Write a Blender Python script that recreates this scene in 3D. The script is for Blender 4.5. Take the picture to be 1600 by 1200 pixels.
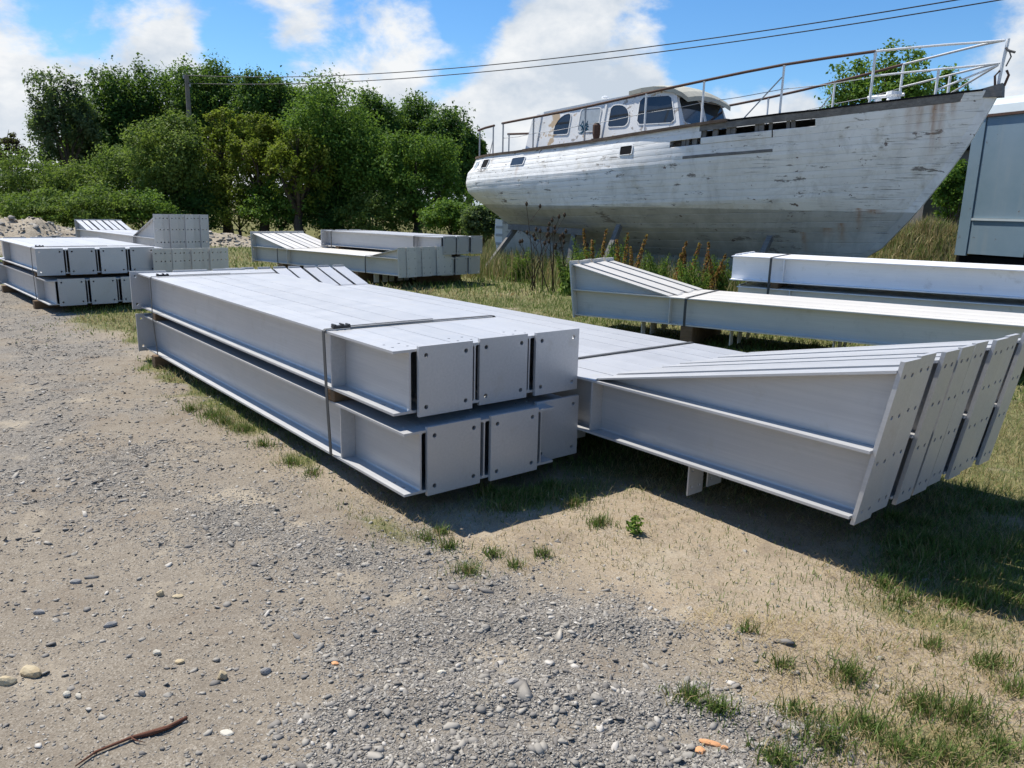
import bpy, bmesh, math, random
import numpy as np
from mathutils import Vector, Matrix, noise as mnoise

for o in list(bpy.data.objects):
    bpy.data.objects.remove(o, do_unlink=True)
SC = bpy.context.scene
COL = SC.collection
R = random.Random(7)
NR = np.random.default_rng(11)
PI = math.pi

# ------------------------------------------------------------------ camera
FPX, PITCH, ROLL, CAMH = 1195.17, 0.2255, 0.0236, 1.6
def cam_basis():
    cp, sp = math.cos(PITCH), math.sin(PITCH)
    r0 = Vector((1, 0, 0)); u0 = Vector((0, sp, cp)); f = Vector((0, cp, -sp))
    c, s = math.cos(ROLL), math.sin(ROLL)
    return c * r0 + s * u0, -s * r0 + c * u0, f
CR, CU, CF = cam_basis()
cam_d = bpy.data.cameras.new('camera'); cam = bpy.data.objects.new('camera', cam_d); COL.objects.link(cam)
cam_d.sensor_width = 36.0; cam_d.lens = 36.0 * FPX / 1600.0
cam_d.clip_start = 0.05; cam_d.clip_end = 3000.0
cam.matrix_world = Matrix(((CR.x, CU.x, -CF.x, 0), (CR.y, CU.y, -CF.y, 0), (CR.z, CU.z, -CF.z, CAMH), (0, 0, 0, 1)))
SC.camera = cam
def at(px, py, D):
    """Point of the place seen at photo pixel (px, py) and D metres ahead."""
    d = CR * ((px - 800) / FPX) - CU * ((py - 600) / FPX) + CF
    return Vector((0, 0, CAMH)) + d * (D / d.y)
def ground_at(px, py, z=0.0):
    d = CR * ((px - 800) / FPX) - CU * ((py - 600) / FPX) + CF
    return Vector((0, 0, CAMH)) + d * ((z - CAMH) / d.z)

# ------------------------------------------------------------------ light
TO_SUN = Vector((-0.448, 0.345, 1.0)).normalized()
SUN_EL = math.asin(TO_SUN.z); SUN_AZ = math.atan2(TO_SUN.x, TO_SUN.y)
sun_d = bpy.data.lights.new('sun', 'SUN'); sun = bpy.data.objects.new('sun', sun_d); COL.objects.link(sun)
sun_d.energy = 5.0; sun_d.angle = math.radians(0.53); sun_d.color = (1.0, 0.955, 0.88)
sun.rotation_euler = (-TO_SUN).to_track_quat('-Z', 'Y').to_euler()
sun.location = (-20, 20, 40)

SC.view_settings.view_transform = 'Standard'; SC.view_settings.look = 'None'
SC.view_settings.exposure = 0.44; SC.view_settings.gamma = 1.0; SC.view_settings.use_curve_mapping = False

def build_world():
    w = bpy.data.worlds.new('World'); SC.world = w; w.use_nodes = True
    nt = w.node_tree; N = nt.nodes; L = nt.links; N.clear()
    out = N.new('ShaderNodeOutputWorld')
    sky = N.new('ShaderNodeTexSky'); sky.sky_type = 'NISHITA'; sky.sun_disc = False
    sky.sun_elevation = SUN_EL; sky.sun_rotation = SUN_AZ
    sky.air_density = 1.0; sky.dust_density = 0.15; sky.ozone_density = 4.0; sky.altitude = 20
    hs = N.new('ShaderNodeHueSaturation'); hs.inputs['Saturation'].default_value = 1.18; hs.inputs['Value'].default_value = 1.0
    L.new(sky.outputs[0], hs.inputs['Color'])
    bg = N.new('ShaderNodeBackground'); bg.inputs[1].default_value = 0.10
    tint = N.new('ShaderNodeMix'); tint.data_type = 'RGBA'; tint.blend_type = 'MULTIPLY'; tint.inputs[0].default_value = 1.0
    L.new(hs.outputs[0], tint.inputs[6]); tint.inputs[7].default_value = (0.84, 1.0, 1.10, 1)
    L.new(tint.outputs[2], bg.inputs[0])
    tc = N.new('ShaderNodeTexCoord')
    sep = N.new('ShaderNodeSeparateXYZ'); L.new(tc.outputs['Generated'], sep.inputs[0])
    def m(op, a, b=None, c=None):
        n = N.new('ShaderNodeMath'); n.operation = op
        for i, v in enumerate((a, b, c)):
            if v is None: continue
            if isinstance(v, (int, float)): n.inputs[i].default_value = v
            else: L.new(v, n.inputs[i])
        return n.outputs[0]
    # heaped clouds: billows on the sky's sphere, flattened a little towards the horizon
    cmb = N.new('ShaderNodeCombineXYZ'); L.new(sep.outputs[0], cmb.inputs[0]); L.new(sep.outputs[1], cmb.inputs[1]); L.new(m('MULTIPLY', sep.outputs[2], 1.7), cmb.inputs[2])
    def noise(scale, detail, rough, vec, off=0.0):
        n = N.new('ShaderNodeTexNoise'); n.inputs['Scale'].default_value = scale
        n.inputs['Detail'].default_value = detail; n.inputs['Roughness'].default_value = rough
        n.inputs['Distortion'].default_value = 0.15
        mp = N.new('ShaderNodeMapping'); mp.inputs['Location'].default_value = (off, off * 0.7, off * 0.3)
        L.new(vec, mp.inputs[0]); L.new(mp.outputs[0], n.inputs['Vector'])
        return n.outputs['Fac']
    n1 = noise(2.6, 3, 0.5, cmb.outputs[0], 4.3)
    n2 = noise(7.5, 8, 0.60, cmb.outputs[0], 9.1)
    den = m('ADD', m('MULTIPLY', n1, 0.50), m('MULTIPLY', n2, 0.62))
    low = m('MULTIPLY', m('MAXIMUM', m('SUBTRACT', 1.0, m('MULTIPLY', sep.outputs[2], 4.5)), 0.0), 0.235)   # cloud banks up near the horizon
    den = m('ADD', den, low)
    # broad masses of cloud seen over the yard: (direction, width, weight)
    def lobe(px, py, wid, wgt):
        d = (at(px, py, 100) - Vector((0, 0, CAMH))).normalized()
        vm = N.new('ShaderNodeVectorMath'); vm.operation = 'DOT_PRODUCT'
        nv = N.new('ShaderNodeVectorMath'); nv.operation = 'NORMALIZE'; L.new(tc.outputs['Generated'], nv.inputs[0])
        L.new(nv.outputs[0], vm.inputs[0]); vm.inputs[1].default_value = d
        k = 1.0 / (1 - math.cos(math.radians(wid)))
        t = m('MULTIPLY', m('SUBTRACT', 1.0, vm.outputs['Value']), -k)
        return m('MULTIPLY', m('EXPONENT', t), wgt * (0.78 if wgt > 0 else 1.0))
    for args in CLOUDS:
        den = m('ADD', den, lobe(*args))
    mr = N.new('ShaderNodeMapRange'); mr.interpolation_type = 'SMOOTHSTEP'
    L.new(den, mr.inputs['Value']); mr.inputs['From Min'].default_value = 0.605; mr.inputs['From Max'].default_value = 0.735
    # brighter crests, greyer bellies
    n3 = noise(8.5, 6, 0.6, cmb.outputs[0], 9.25)
    cr = N.new('ShaderNodeValToRGB')
    cr.color_ramp.elements[0].position = 0.36; cr.color_ramp.elements[0].color = (0.60, 0.68, 0.78, 1)
    cr.color_ramp.elements[1].position = 0.60; cr.color_ramp.elements[1].color = (0.93, 0.95, 0.97, 1)
    L.new(n3, cr.inputs[0])
    bc = N.new('ShaderNodeBackground'); L.new(cr.outputs[0], bc.inputs[0]); bc.inputs[1].default_value = 0.73
    mix = N.new('ShaderNodeMixShader'); L.new(mr.outputs[0], mix.inputs[0]); L.new(bg.outputs[0], mix.inputs[1]); L.new(bc.outputs[0], mix.inputs[2])
    L.new(mix.outputs[0], out.inputs[0])
CLOUDS = [(110, 120, 7, 0.15), (-40, 110, 9, 0.13), (230, 60, 3, 0.06), (265, 45, 2.4, 0.11), (500, 40, 3.6, 0.13), (620, 60, 3.0, 0.09), (640, 190, 6, 0.07), (870, 60, 3.4, 0.14), (800, 170, 4, 0.08),
          (970, 130, 3.6, 0.11), (900, -10, 3, 0.11), (1230, 160, 4, 0.18), (1040, 200, 5, 0.12), (1560, 150, 5, 0.15), (1170, 0, 1.8, 0.09),
          (360, 40, 2.6, -0.16), (130, -10, 5, -0.17), (735, 25, 2.2, -0.17), (1120, 60, 3.6, -0.2), (1330, 40, 5, -0.18), (690, 125, 2.0, -0.10), (570, 118, 1.6, -0.07), (1480, 60, 3, -0.1)]
build_world()
SC.world.cycles.sampling_method = 'MANUAL'; SC.world.cycles.sample_map_resolution = 512
SC.cycles.max_bounces = 6; SC.cycles.diffuse_bounces = 3; SC.cycles.glossy_bounces = 2; SC.cycles.transmission_bounces = 3; SC.cycles.caustics_reflective = False; SC.cycles.caustics_refractive = False

# ------------------------------------------------------------------ helpers
def link(o, parent=None):
    COL.objects.link(o)
    if parent is not None: o.parent = parent
    return o
def tag(o, label=None, cat=None, group=None, kind=None):
    if label: o['label'] = label
    if cat: o['category'] = cat
    if group: o['group'] = group
    if kind: o['kind'] = kind
    return o
def empty(name, loc=(0, 0, 0), rz=0.0):
    o = bpy.data.objects.new(name, None); o.empty_display_size = 0.2
    o.location = loc; o.rotation_euler = (0, 0, rz); COL.objects.link(o); return o
def mesh_obj(name, me, mat=None, parent=None):
    o = bpy.data.objects.new(name, me)
    if mat and not me.materials: me.materials.append(mat)
    return link(o, parent)

class MB:
    def __init__(s): s.v = []; s.f = []
    def add(s, verts, faces):
        b = len(s.v); s.v.extend([tuple(p) for p in verts]); s.f.extend([tuple(i + b for i in f) for f in faces]); return s
    def box(s, x0, x1, y0, y1, z0, z1, M=None):
        P = [(x0, y0, z0), (x1, y0, z0), (x1, y1, z0), (x0, y1, z0), (x0, y0, z1), (x1, y0, z1), (x1, y1, z1), (x0, y1, z1)]
        if M is not None: P = [M @ Vector(p) for p in P]
        return s.add(P, [(0, 3, 2, 1), (4, 5, 6, 7), (0, 1, 5, 4), (1, 2, 6, 5), (2, 3, 7, 6), (3, 0, 4, 7)])
    def prism(s, poly, f0, f1):
        """poly: list of 2-D points; f0/f1 map a 2-D point to the two end positions."""
        n = len(poly); P = [f0(p) for p in poly] + [f1(p) for p in poly]
        F = [tuple(range(n))[::-1], tuple(range(n, 2 * n))] + [(i, (i + 1) % n, n + (i + 1) % n, n + i) for i in range(n)]
        return s.add(P, F)
    def tube(s, pts, rad, n=6, caps=True):
        pts = [Vector(p) for p in pts]; m = len(pts)
        if not hasattr(rad, '__len__'): rad = [rad] * m
        b = len(s.v); ref = Vector((0.13, 0.21, 1))
        for i, p in enumerate(pts):
            t = (pts[min(i + 1, m - 1)] - pts[max(i - 1, 0)]).normalized()
            a = t.cross(ref if abs(t.dot(ref.normalized())) < 0.95 else Vector((1, 0, 0))).normalized(); c = t.cross(a)
            for k in range(n):
                th = 2 * PI * k / n; s.v.append(tuple(p + (a * math.cos(th) + c * math.sin(th)) * rad[i]))
        for i in range(m - 1):
            for k in range(n):
                s.f.append((b + i * n + k, b + i * n + (k + 1) % n, b + (i + 1) * n + (k + 1) % n, b + (i + 1) * n + k))
        if caps:
            s.f.append(tuple(b + k for k in range(n))[::-1]); s.f.append(tuple(b + (m - 1) * n + k for k in range(n)))
        return s
    def plate(s, w, h, th, holes, T, seg=10):
        """A w x h plate of thickness th with real round holes [(x, y, r)]; T maps (x, y, d) to a point."""
        xs = {0.0, w}; ys = {0.0, h}
        for x, y, r in holes:
            e = r * 1.35; xs |= {x - e, x + e}; ys |= {y - e, y + e}
        xs = sorted(xs); ys = sorted(ys)
        def inhole(x0, x1, y0, y1):
            for x, y, r in holes:
                if x0 < x < x1 and y0 < y < y1: return (x, y, r)
        for d, flip in ((0.0, True), (th, False)):
            for i in range(len(xs) - 1):
                for j in range(len(ys) - 1):
                    x0, x1, y0, y1 = xs[i], xs[i + 1], ys[j], ys[j + 1]
                    c = inhole(x0, x1, y0, y1); C = [(x0, y0), (x1, y0), (x1, y1), (x0, y1)]
                    if not c:
                        P = [T(a, b, d) for a, b in C]; s.add(P, [(3, 2, 1, 0) if flip else (0, 1, 2, 3)])
                    else:
                        hx, hy, r = c; q = 3
                        for k in range(4):
                            a0 = -3 * PI / 4 + k * PI / 2
                            arc = [(hx + r * math.cos(a0 + PI / 2 * t / q), hy + r * math.sin(a0 + PI / 2 * t / q)) for t in range(q + 1)]
                            poly = [C[k], C[(k + 1) % 4]] + arc[::-1]
                            P = [T(a, b, d) for a, b in poly]; idx = tuple(range(len(P))); s.add(P, [idx[::-1] if flip else idx])
        B = [(0, 0), (w, 0), (w, h), (0, h)]
        for k in range(4):
            a, b = B[k], B[(k + 1) % 4]
            s.add([T(*a, 0), T(*b, 0), T(*b, th), T(*a, th)], [(0, 1, 2, 3)])
        for hx, hy, r in holes:
            ring = [(hx + r * math.cos(2 * PI * t / 12 - 3 * PI / 4), hy + r * math.sin(2 * PI * t / 12 - 3 * PI / 4)) for t in range(12)]
            for t in range(12):
                a, b = ring[t], ring[(t + 1) % 12]
                s.add([T(*b, 0), T(*a, 0), T(*a, th), T(*b, th)], [(0, 1, 2, 3)])
        return s
    def mesh(s, name, mat=None, smooth=False, weld=False):
        me = bpy.data.meshes.new(name); me.from_pydata(s.v, [], s.f)
        if weld:
            bm = bmesh.new(); bm.from_mesh(me); bmesh.ops.remove_doubles(bm, verts=bm.verts, dist=1e-5)
            bmesh.ops.recalc_face_normals(bm, faces=bm.faces); bm.to_mesh(me); bm.free()
        if smooth: me.polygons.foreach_set('use_smooth', [True] * len(me.polygons))
        if mat: me.materials.append(mat)
        me.update(); return me
    def build(s, name, mat, parent=None, smooth=False, weld=False):
        return link(bpy.data.objects.new(name, s.mesh(name, mat, smooth, weld)), parent)

def np_mesh(name, V, F, mat, attrs=None, smooth=False):
    """V (n,3), F (m,k) all faces with k corners; attrs {name: per-face float}."""
    me = bpy.data.meshes.new(name); n, (m_, k) = len(V), F.shape
    me.vertices.add(n); me.vertices.foreach_set('co', np.ascontiguousarray(V, dtype=np.float32).ravel())
    me.loops.add(m_ * k); me.loops.foreach_set('vertex_index', np.ascontiguousarray(F, dtype=np.int32).ravel())
    me.polygons.add(m_); me.polygons.foreach_set('loop_start', np.arange(0, m_ * k, k, dtype=np.int32))
    me.update(calc_edges=True)
    for an, vals in (attrs or {}).items():
        a = me.attributes.new(an, 'FLOAT', 'FACE'); a.data.foreach_set('value', np.ascontiguousarray(vals, dtype=np.float32))
    if smooth: me.polygons.foreach_set('use_smooth', np.ones(m_, dtype=bool))
    me.materials.append(mat); return me

# ------------------------------------------------------------------ materials
class Mat:
    def __init__(s, name):
        s.m = bpy.data.materials.new(name); s.m.use_nodes = True
        s.nt = s.m.node_tree; s.N = s.nt.nodes; s.L = s.nt.links
        s.b = s.N['Principled BSDF']; s.out = s.N['Material Output']
    def set(s, **k):
        for a, v in k.items():
            s.b.inputs[{'rough': 'Roughness', 'metal': 'Metallic', 'spec': 'Specular IOR Level', 'color': 'Base Color', 'trans': 'Transmission Weight', 'coat': 'Coat Weight'}[a]].default_value = v
        return s
    def coord(s, kind='Object', scale=(1, 1, 1), loc=(0, 0, 0)):
        tc = s.N.new('ShaderNodeTexCoord'); mp = s.N.new('ShaderNodeMapping')
        mp.inputs['Scale'].default_value = scale; mp.inputs['Location'].default_value = loc
        s.L.new(tc.outputs[kind], mp.inputs[0]); return mp.outputs[0]
    def geo(s): return s.N.new('ShaderNodeNewGeometry').outputs['Position']
    def noise(s, vec, scale, detail=5, rough=0.55, dist=0.0):
        n = s.N.new('ShaderNodeTexNoise'); n.inputs['Scale'].default_value = scale; n.inputs['Detail'].default_value = detail
        n.inputs['Roughness'].default_value = rough; n.inputs['Distortion'].default_value = dist; s.L.new(vec, n.inputs['Vector']); return n.outputs['Fac']
    def voronoi(s, vec, scale, out='Distance', feature='F1'):
        n = s.N.new('ShaderNodeTexVoronoi'); n.feature = feature; n.inputs['Scale'].default_value = scale; s.L.new(vec, n.inputs['Vector']); return n.outputs[out]
    def ramp(s, fac, stops):
        n = s.N.new('ShaderNodeValToRGB'); e = n.color_ramp.elements
        while len(e) < len(stops): e.new(0.5)
        for i, (p, c) in enumerate(stops):
            e[i].position = p; e[i].color = (*c, 1) if not isinstance(c, (int, float)) else (c, c, c, 1)
        s.L.new(fac, n.inputs[0]); return n.outputs[0]
    def mix(s, fac, a, b, blend='MIX'):
        n = s.N.new('ShaderNodeMix'); n.data_type = 'RGBA'; n.blend_type = blend
        for sock, v in ((n.inputs[0], fac), (n.inputs[6], a), (n.inputs[7], b)):
            if isinstance(v, (int, float)): sock.default_value = v
            elif isinstance(v, tuple): sock.default_value = (*v, 1)
            else: s.L.new(v, sock)
        return n.outputs[2]
    def math(s, op, a, b=None, c=None):
        n = s.N.new('ShaderNodeMath'); n.operation = op
        for i, v in enumerate((a, b, c)):
            if v is None: continue
            if isinstance(v, (int, float)): n.inputs[i].default_value = v
            else: s.L.new(v, n.inputs[i])
        return n.outputs[0]
    def attr(s, name):
        n = s.N.new('ShaderNodeAttribute'); n.attribute_name = name; return n.outputs['Fac']
    def rnd(s): return s.N.new('ShaderNodeObjectInfo').outputs['Random']
    def sepz(s, vec, i):
        n = s.N.new('ShaderNodeSeparateXYZ'); s.L.new(vec, n.inputs[0]); return n.outputs[i]
    def bump(s, h, strength=0.3, dist=0.02):
        n = s.N.new('ShaderNodeBump'); n.inputs['Strength'].default_value = strength; n.inputs['Distance'].default_value = dist
        s.L.new(h, n.inputs['Height']); s.L.new(n.outputs[0], s.b.inputs['Normal']); return s
    def base(s, c): s.L.new(c, s.b.inputs['Base Color']); return s
    def roughf(s, c): s.L.new(c, s.b.inputs['Roughness']); return s

def steel_paint(name, col, dark, rough, metal=0.3):
    k = Mat(name); v = k.coord('Object', (0.25, 12.0, 12.0)); g = k.geo()
    st = k.noise(v, 6.0, 7, 0.65); bl = k.noise(g, 1.7, 5, 0.6); fine = k.noise(g, 55, 3, 0.6); md = k.noise(g, 6.5, 6, 0.66)
    c = k.mix(k.ramp(st, [(0.33, 0.0), (0.68, 1.0)]), dark, col)
    c = k.mix(k.ramp(bl, [(0.42, 0.0), (0.72, 0.5)]), c, tuple(x * 0.84 for x in col))
    c = k.mix(k.ramp(md, [(0.58, 0.0), (0.72, 0.35)]), c, (0.42, 0.39, 0.33))                     # site dust
    sv = k.noise(k.coord('Object', (1.2, 30, 30)), 5.0, 4, 0.7); c = k.mix(k.ramp(sv, [(0.69, 0.0), (0.715, 0.5)]), c, tuple(x * 0.62 for x in col))   # handling scuffs
    sp = k.ramp(k.noise(g, 17, 7, 0.72), [(0.715, 0.0), (0.735, 0.7)]); c = k.mix(sp, c, (0.20, 0.16, 0.13))      # knocks to bare metal
    per = k.math('MULTIPLY_ADD', k.rnd(), 0.14, 0.93)
    hsv = k.N.new('ShaderNodeHueSaturation'); k.L.new(c, hsv.inputs['Color']); k.L.new(per, hsv.inputs['Value'])
    k.base(hsv.outputs[0]).set(metal=metal, spec=0.4)
    k.roughf(k.math('MULTIPLY_ADD', md, 0.26, rough)); k.bump(k.math('ADD', k.math('MULTIPLY', fine, 0.5), k.math('MULTIPLY', bl, 2.0)), 0.07, 0.012)
    return k.m
M_STEEL = steel_paint('silver_grey_primer', (0.55, 0.545, 0.54), (0.475, 0.475, 0.475), 0.27)
M_WARM = steel_paint('warm_primer_reflection_tint', (0.68, 0.645, 0.585), (0.61, 0.58, 0.525), 0.33, 0.15)  # warm paint colour; on the olive-grey rafters it stands in for grass reflection
M_PALE = steel_paint('pale_grey_primer', (0.86, 0.86, 0.87), (0.81, 0.815, 0.825), 0.30, 0.1)

def wood_mat(name, a, b, stretch=(2, 14, 14), scale=3.0):
    k = Mat(name); v = k.coord('Object', stretch); g = k.geo()
    n = k.noise(v, scale, 7, 0.65, 0.6); c = k.mix(k.ramp(n, [(0.3, 0.0), (0.7, 1.0)]), a, b)
    c = k.mix(k.ramp(k.noise(g, 5, 4), [(0.4, 0.0), (0.7, 0.5)]), c, tuple(x * 0.6 for x in a))
    k.base(c).set(rough=0.85, spec=0.2); k.bump(n, 0.35, 0.01); return k.m
M_TIMBER = wood_mat('weathered_timber', (0.13, 0.085, 0.05), (0.22, 0.145, 0.085))
M_OLDWOOD = wood_mat('grey_bare_wood', (0.13, 0.125, 0.12), (0.24, 0.23, 0.215))
M_RAILWOOD = wood_mat('worn_varnished_wood', (0.13, 0.085, 0.06), (0.26, 0.19, 0.14))
M_POLE = wood_mat('pole_wood', (0.17, 0.15, 0.125), (0.25, 0.22, 0.19), (9, 9, 1))
M_BARK = wood_mat('bark', (0.055, 0.045, 0.035), (0.11, 0.09, 0.07), (5, 5, 1))
def plain(name, col, rough=0.6, spec=0.4, metal=0.0, var=0.25, scale=8):
    k = Mat(name); n = k.noise(k.geo(), scale, 5, 0.6)
    k.base(k.mix(n, tuple(x * (1 - var) for x in col), tuple(min(1, x * (1 + var)) for x in col))).set(rough=rough, spec=spec, metal=metal)
    k.bump(n, 0.08, 0.01); return k.m
M_STRAP = plain('strap_webbing', (0.07, 0.07, 0.068), 0.6, 0.4)
M_BUCKLE = plain('dark_buckle', (0.02, 0.02, 0.022), 0.5)
M_DARK = plain('dark_underframe', (0.012, 0.012, 0.013), 0.9, 0.1)
M_WIRE = plain('wire_black', (0.02, 0.02, 0.02), 0.7)
M_RAIL = plain('white_rail_paint', (0.72, 0.73, 0.73), 0.5, 0.4, 0, 0.12, 20)
M_RUSTRAIL = plain('rusty_rail', (0.10, 0.06, 0.045), 0.8, 0.2, 0, 0.4, 20)
M_GALV = plain('dull_grey_metal', (0.36, 0.37, 0.38), 0.55, 0.4, 0.2, 0.2, 15)
M_ROPE = plain('blue_rope', (0.03, 0.12, 0.19), 0.9)
M_CLOTH = plain('stern_cover', (0.55, 0.56, 0.56), 0.8)

def hull_mat():
    """Peeling white topsides over a grey bottom, bare wood showing, rust runs at the bow."""
    k = Mat('peeling_boat_paint'); o = k.coord('Object'); z = k.sepz(o, 2); x = k.sepz(o, 0)
    big = k.noise(o, 0.9, 6, 0.6); mid = k.noise(o, 3.2, 7, 0.68)
    streakv = k.coord('Object', (2.4, 2.4, 0.55)); streak = k.noise(streakv, 1.3, 8, 0.68, 0.7)
    planky = k.coord('Object', (1.0, 1.0, 5.5)); long_ = k.noise(planky, 1.9, 8, 0.72, 0.4)
    white = k.mix(k.ramp(big, [(0.3, 0.0), (0.7, 1.0)]), (0.70, 0.695, 0.67), (0.84, 0.835, 0.81))
    white = k.mix(k.ramp(streak, [(0.50, 0.0), (0.78, 0.5)]), white, (0.52, 0.50, 0.45))
    white = k.mix(k.ramp(mid, [(0.54, 0.0), (0.70, 0.55)]), white, (0.52, 0.475, 0.385))
    white = k.mix(k.ramp(k.noise(o, 1.7, 7, 0.7, 0.8), [(0.52, 0.0), (0.66, 0.5)]), white, (0.46, 0.45, 0.42))
    grey = k.mix(k.ramp(streak, [(0.35, 0.0), (0.7, 1.0)]), (0.50, 0.495, 0.465), (0.36, 0.355, 0.33))
    wl = k.math('ADD', k.math('MULTIPLY', k.math('SUBTRACT', mid, 0.5), 0.03), z)
    isw = k.ramp(k.math('MULTIPLY', wl, 0.25), [(0.4235, 0.0), (0.4255, 1.0)])
    c = k.mix(isw, grey, white)
    peel = k.ramp(k.math('ADD', k.math('ADD', k.math('MULTIPLY', long_, 0.55), k.math('MULTIPLY', mid, 0.28)), k.math('MULTIPLY', big, 0.2)), [(0.583, 0.0), (0.598, 1.0)])
    wood = k.mix(long_, (0.17, 0.16, 0.15), (0.27, 0.25, 0.225))
    c = k.mix(peel, c, wood)
    blot = k.ramp(k.noise(k.coord('Object', (1.6, 1.6, 2.2)), 2.6, 8, 0.66), [(0.655, 0.0), (0.667, 1.0)])
    c = k.mix(blot, c, (0.15, 0.11, 0.095))
    # cracks along the planks
    crack = k.ramp(k.noise(k.coord('Object', (0.8, 0.8, 26.0)), 1.7, 5, 0.6), [(0.365, 1.0), (0.385, 0.0)])
    zone = k.ramp(k.noise(o, 0.75, 4, 0.6), [(0.46, 0.15), (0.60, 1.0)]); crack = k.math('MULTIPLY', crack, zone)
    c = k.mix(k.math('MULTIPLY', crack, 0.75), c, (0.07, 0.06, 0.055))
    # rust weeping down from fastenings
    rn = k.noise(k.coord('Object', (9.0, 9.0, 0.9)), 1.6, 6, 0.65); tot = None
    for xk, wk, z0, z1, am in ((11.34, .055, 3.0, 3.62, .9), (11.55, .05, 2.55, 3.66, 1.0), (11.66, .045, 2.75, 3.68, .8), (11.82, .04, 3.25, 3.70, .8), (11.2, .07, 2.7, 3.5, .35), (10.45, .05, 1.25, 1.74, .8), (10.15, .06, 0.95, 1.45, .7), (9.45, .05, 0.7, 1.25, .7), (9.9, .10, 1.15, 1.35, .6), (10.7, .12, 1.62, 1.72, .8), (8.7, .04, 0.8, 1.1, .5), (2.6, .05, 2.2, 2.62, .4)):
        gx = k.math('POWER', k.math('MULTIPLY', k.math('SUBTRACT', k.math('ADD', x, k.math('MULTIPLY', k.math('SUBTRACT', rn, 0.5), 0.10)), xk), 1 / wk), 2.0)
        gx = k.math('EXPONENT', k.math('MULTIPLY', gx, -1.0)); mr = k.N.new('ShaderNodeMapRange'); k.L.new(z, mr.inputs[0]); mr.inputs[1].default_value = z0; mr.inputs[2].default_value = z1; mr.inputs[3].default_value = 0.0; mr.inputs[4].default_value = am
        top = k.math('LESS_THAN', z, z1 + 0.02); q = k.math('MULTIPLY', k.math('MULTIPLY', gx, mr.outputs[0]), top); tot = q if tot is None else k.math('ADD', tot, q)
    rm = k.math('MINIMUM', k.math('MULTIPLY', tot, k.ramp(rn, [(0.30, 0.35), (0.6, 1.0)])), 0.85)
    c = k.mix(rm, c, (0.34, 0.155, 0.05))
    k.base(c).set(rough=0.62, spec=0.3); k.bump(k.math('SUBTRACT', k.math('MULTIPLY', mid, 0.5), k.math('ADD', peel, crack)), 0.4, 0.008)
    return k.m
M_HULL = hull_mat()
def cabin_mat():
    k = Mat('flaking_cabin_paint'); o = k.coord('Object'); a = k.noise(o, 2.0, 7, 0.65); b = k.noise(o, 5.5, 6, 0.6); z = k.sepz(o, 2)
    c = k.mix(k.ramp(a, [(0.35, 0.0), (0.7, 1.0)]), (0.68, 0.68, 0.665), (0.78, 0.785, 0.78))
    low = k.ramp(z, [(0.0, 1.0), (1.0, 0.0)])
    c = k.mix(k.ramp(a, [(0.57, 0.0), (0.60, 0.9)]), c, (0.46, 0.33, 0.19))
    c = k.mix(k.ramp(b, [(0.62, 0.0), (0.64, 0.9)]), c, (0.33, 0.30, 0.27))
    k.base(c).set(rough=0.6, spec=0.3); k.bump(b, 0.2, 0.01); return k.m
M_CABIN = cabin_mat()
M_ROOF = plain('stained_canvas_roof', (0.50, 0.48, 0.42), 0.8, 0.2, 0, 0.2, 3)
M_VISOR = plain('mouldy_visor', (0.46, 0.44, 0.36), 0.8, 0.2, 0, 0.3, 4)
def glass_mat():
    k = Mat('window_glass'); n = k.noise(k.geo(), 2.3, 4)
    k.base(k.mix(n, (0.015, 0.02, 0.026), (0.05, 0.06, 0.07))).set(rough=0.06, spec=0.8); return k.m
M_GLASS = glass_mat()
M_CURTAIN = plain('faded_curtain', (0.33, 0.38, 0.42), 0.9)

def truck_mat():
    k = Mat('faded_blue_truck_paint'); o = k.coord('Object'); a = k.noise(o, 0.8, 6, 0.6); s = k.noise(k.coord('Object', (3, 3, 0.3)), 1.8, 6, 0.6)
    c = k.mix(k.ramp(a, [(0.3, 0.0), (0.7, 1.0)]), (0.160, 0.242, 0.297), (0.232, 0.307, 0.365))
    c = k.mix(k.ramp(s, [(0.52, 0.0), (0.75, 0.45)]), c, (0.288, 0.328, 0.342))
    c = k.mix(k.ramp(k.noise(o, 7, 6, 0.7), [(0.65, 0.0), (0.67, 0.8)]), c, (0.112, 0.070, 0.054))
    k.base(c).set(rough=0.42, spec=0.4); k.bump(a, 0.15, 0.05); return k.m
M_TRUCK = truck_mat()
M_TRUCKROOF = plain('pale_roof_sheet', (0.50, 0.56, 0.58), 0.5, 0.4, 0, 0.12, 2)
M_BLOCK = plain('dark_concrete_block', (0.12, 0.115, 0.11), 0.95, 0.1, 0, 0.35, 4)

def leaf_mat(name, c0, c1, c2, trans=0.45, gloss=0.42):
    k = Mat(name); r = k.attr('rnd'); g = k.noise(k.geo(), 0.55, 3, 0.5)
    c = k.ramp(k.math('ADD', k.math('MULTIPLY', r, 0.6), k.math('MULTIPLY', g, 0.4)), [(0.22, c0), (0.5, c1), (0.80, c2)])
    k.base(c).set(rough=0.6, spec=0.12)
    tr = k.N.new('ShaderNodeBsdfTranslucent'); k.L.new(k.mix(0.5, c, (0.16, 0.24, 0.02)), tr.inputs[0])
    mx = k.N.new('ShaderNodeMixShader'); mx.inputs[0].default_value = trans
    k.L.new(k.b.outputs[0], mx.inputs[1]); k.L.new(tr.outputs[0], mx.inputs[2]); k.L.new(mx.outputs[0], k.out.inputs[0]); return k.m
M_LEAF_DARK = leaf_mat('dark_sycamore_leaf', (0.032, 0.074, 0.022), (0.062, 0.140, 0.032), (0.108, 0.198, 0.050))
M_LEAF_MID = leaf_mat('mid_green_leaf', (0.064, 0.127, 0.025), (0.112, 0.210, 0.036), (0.173, 0.283, 0.055))
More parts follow.
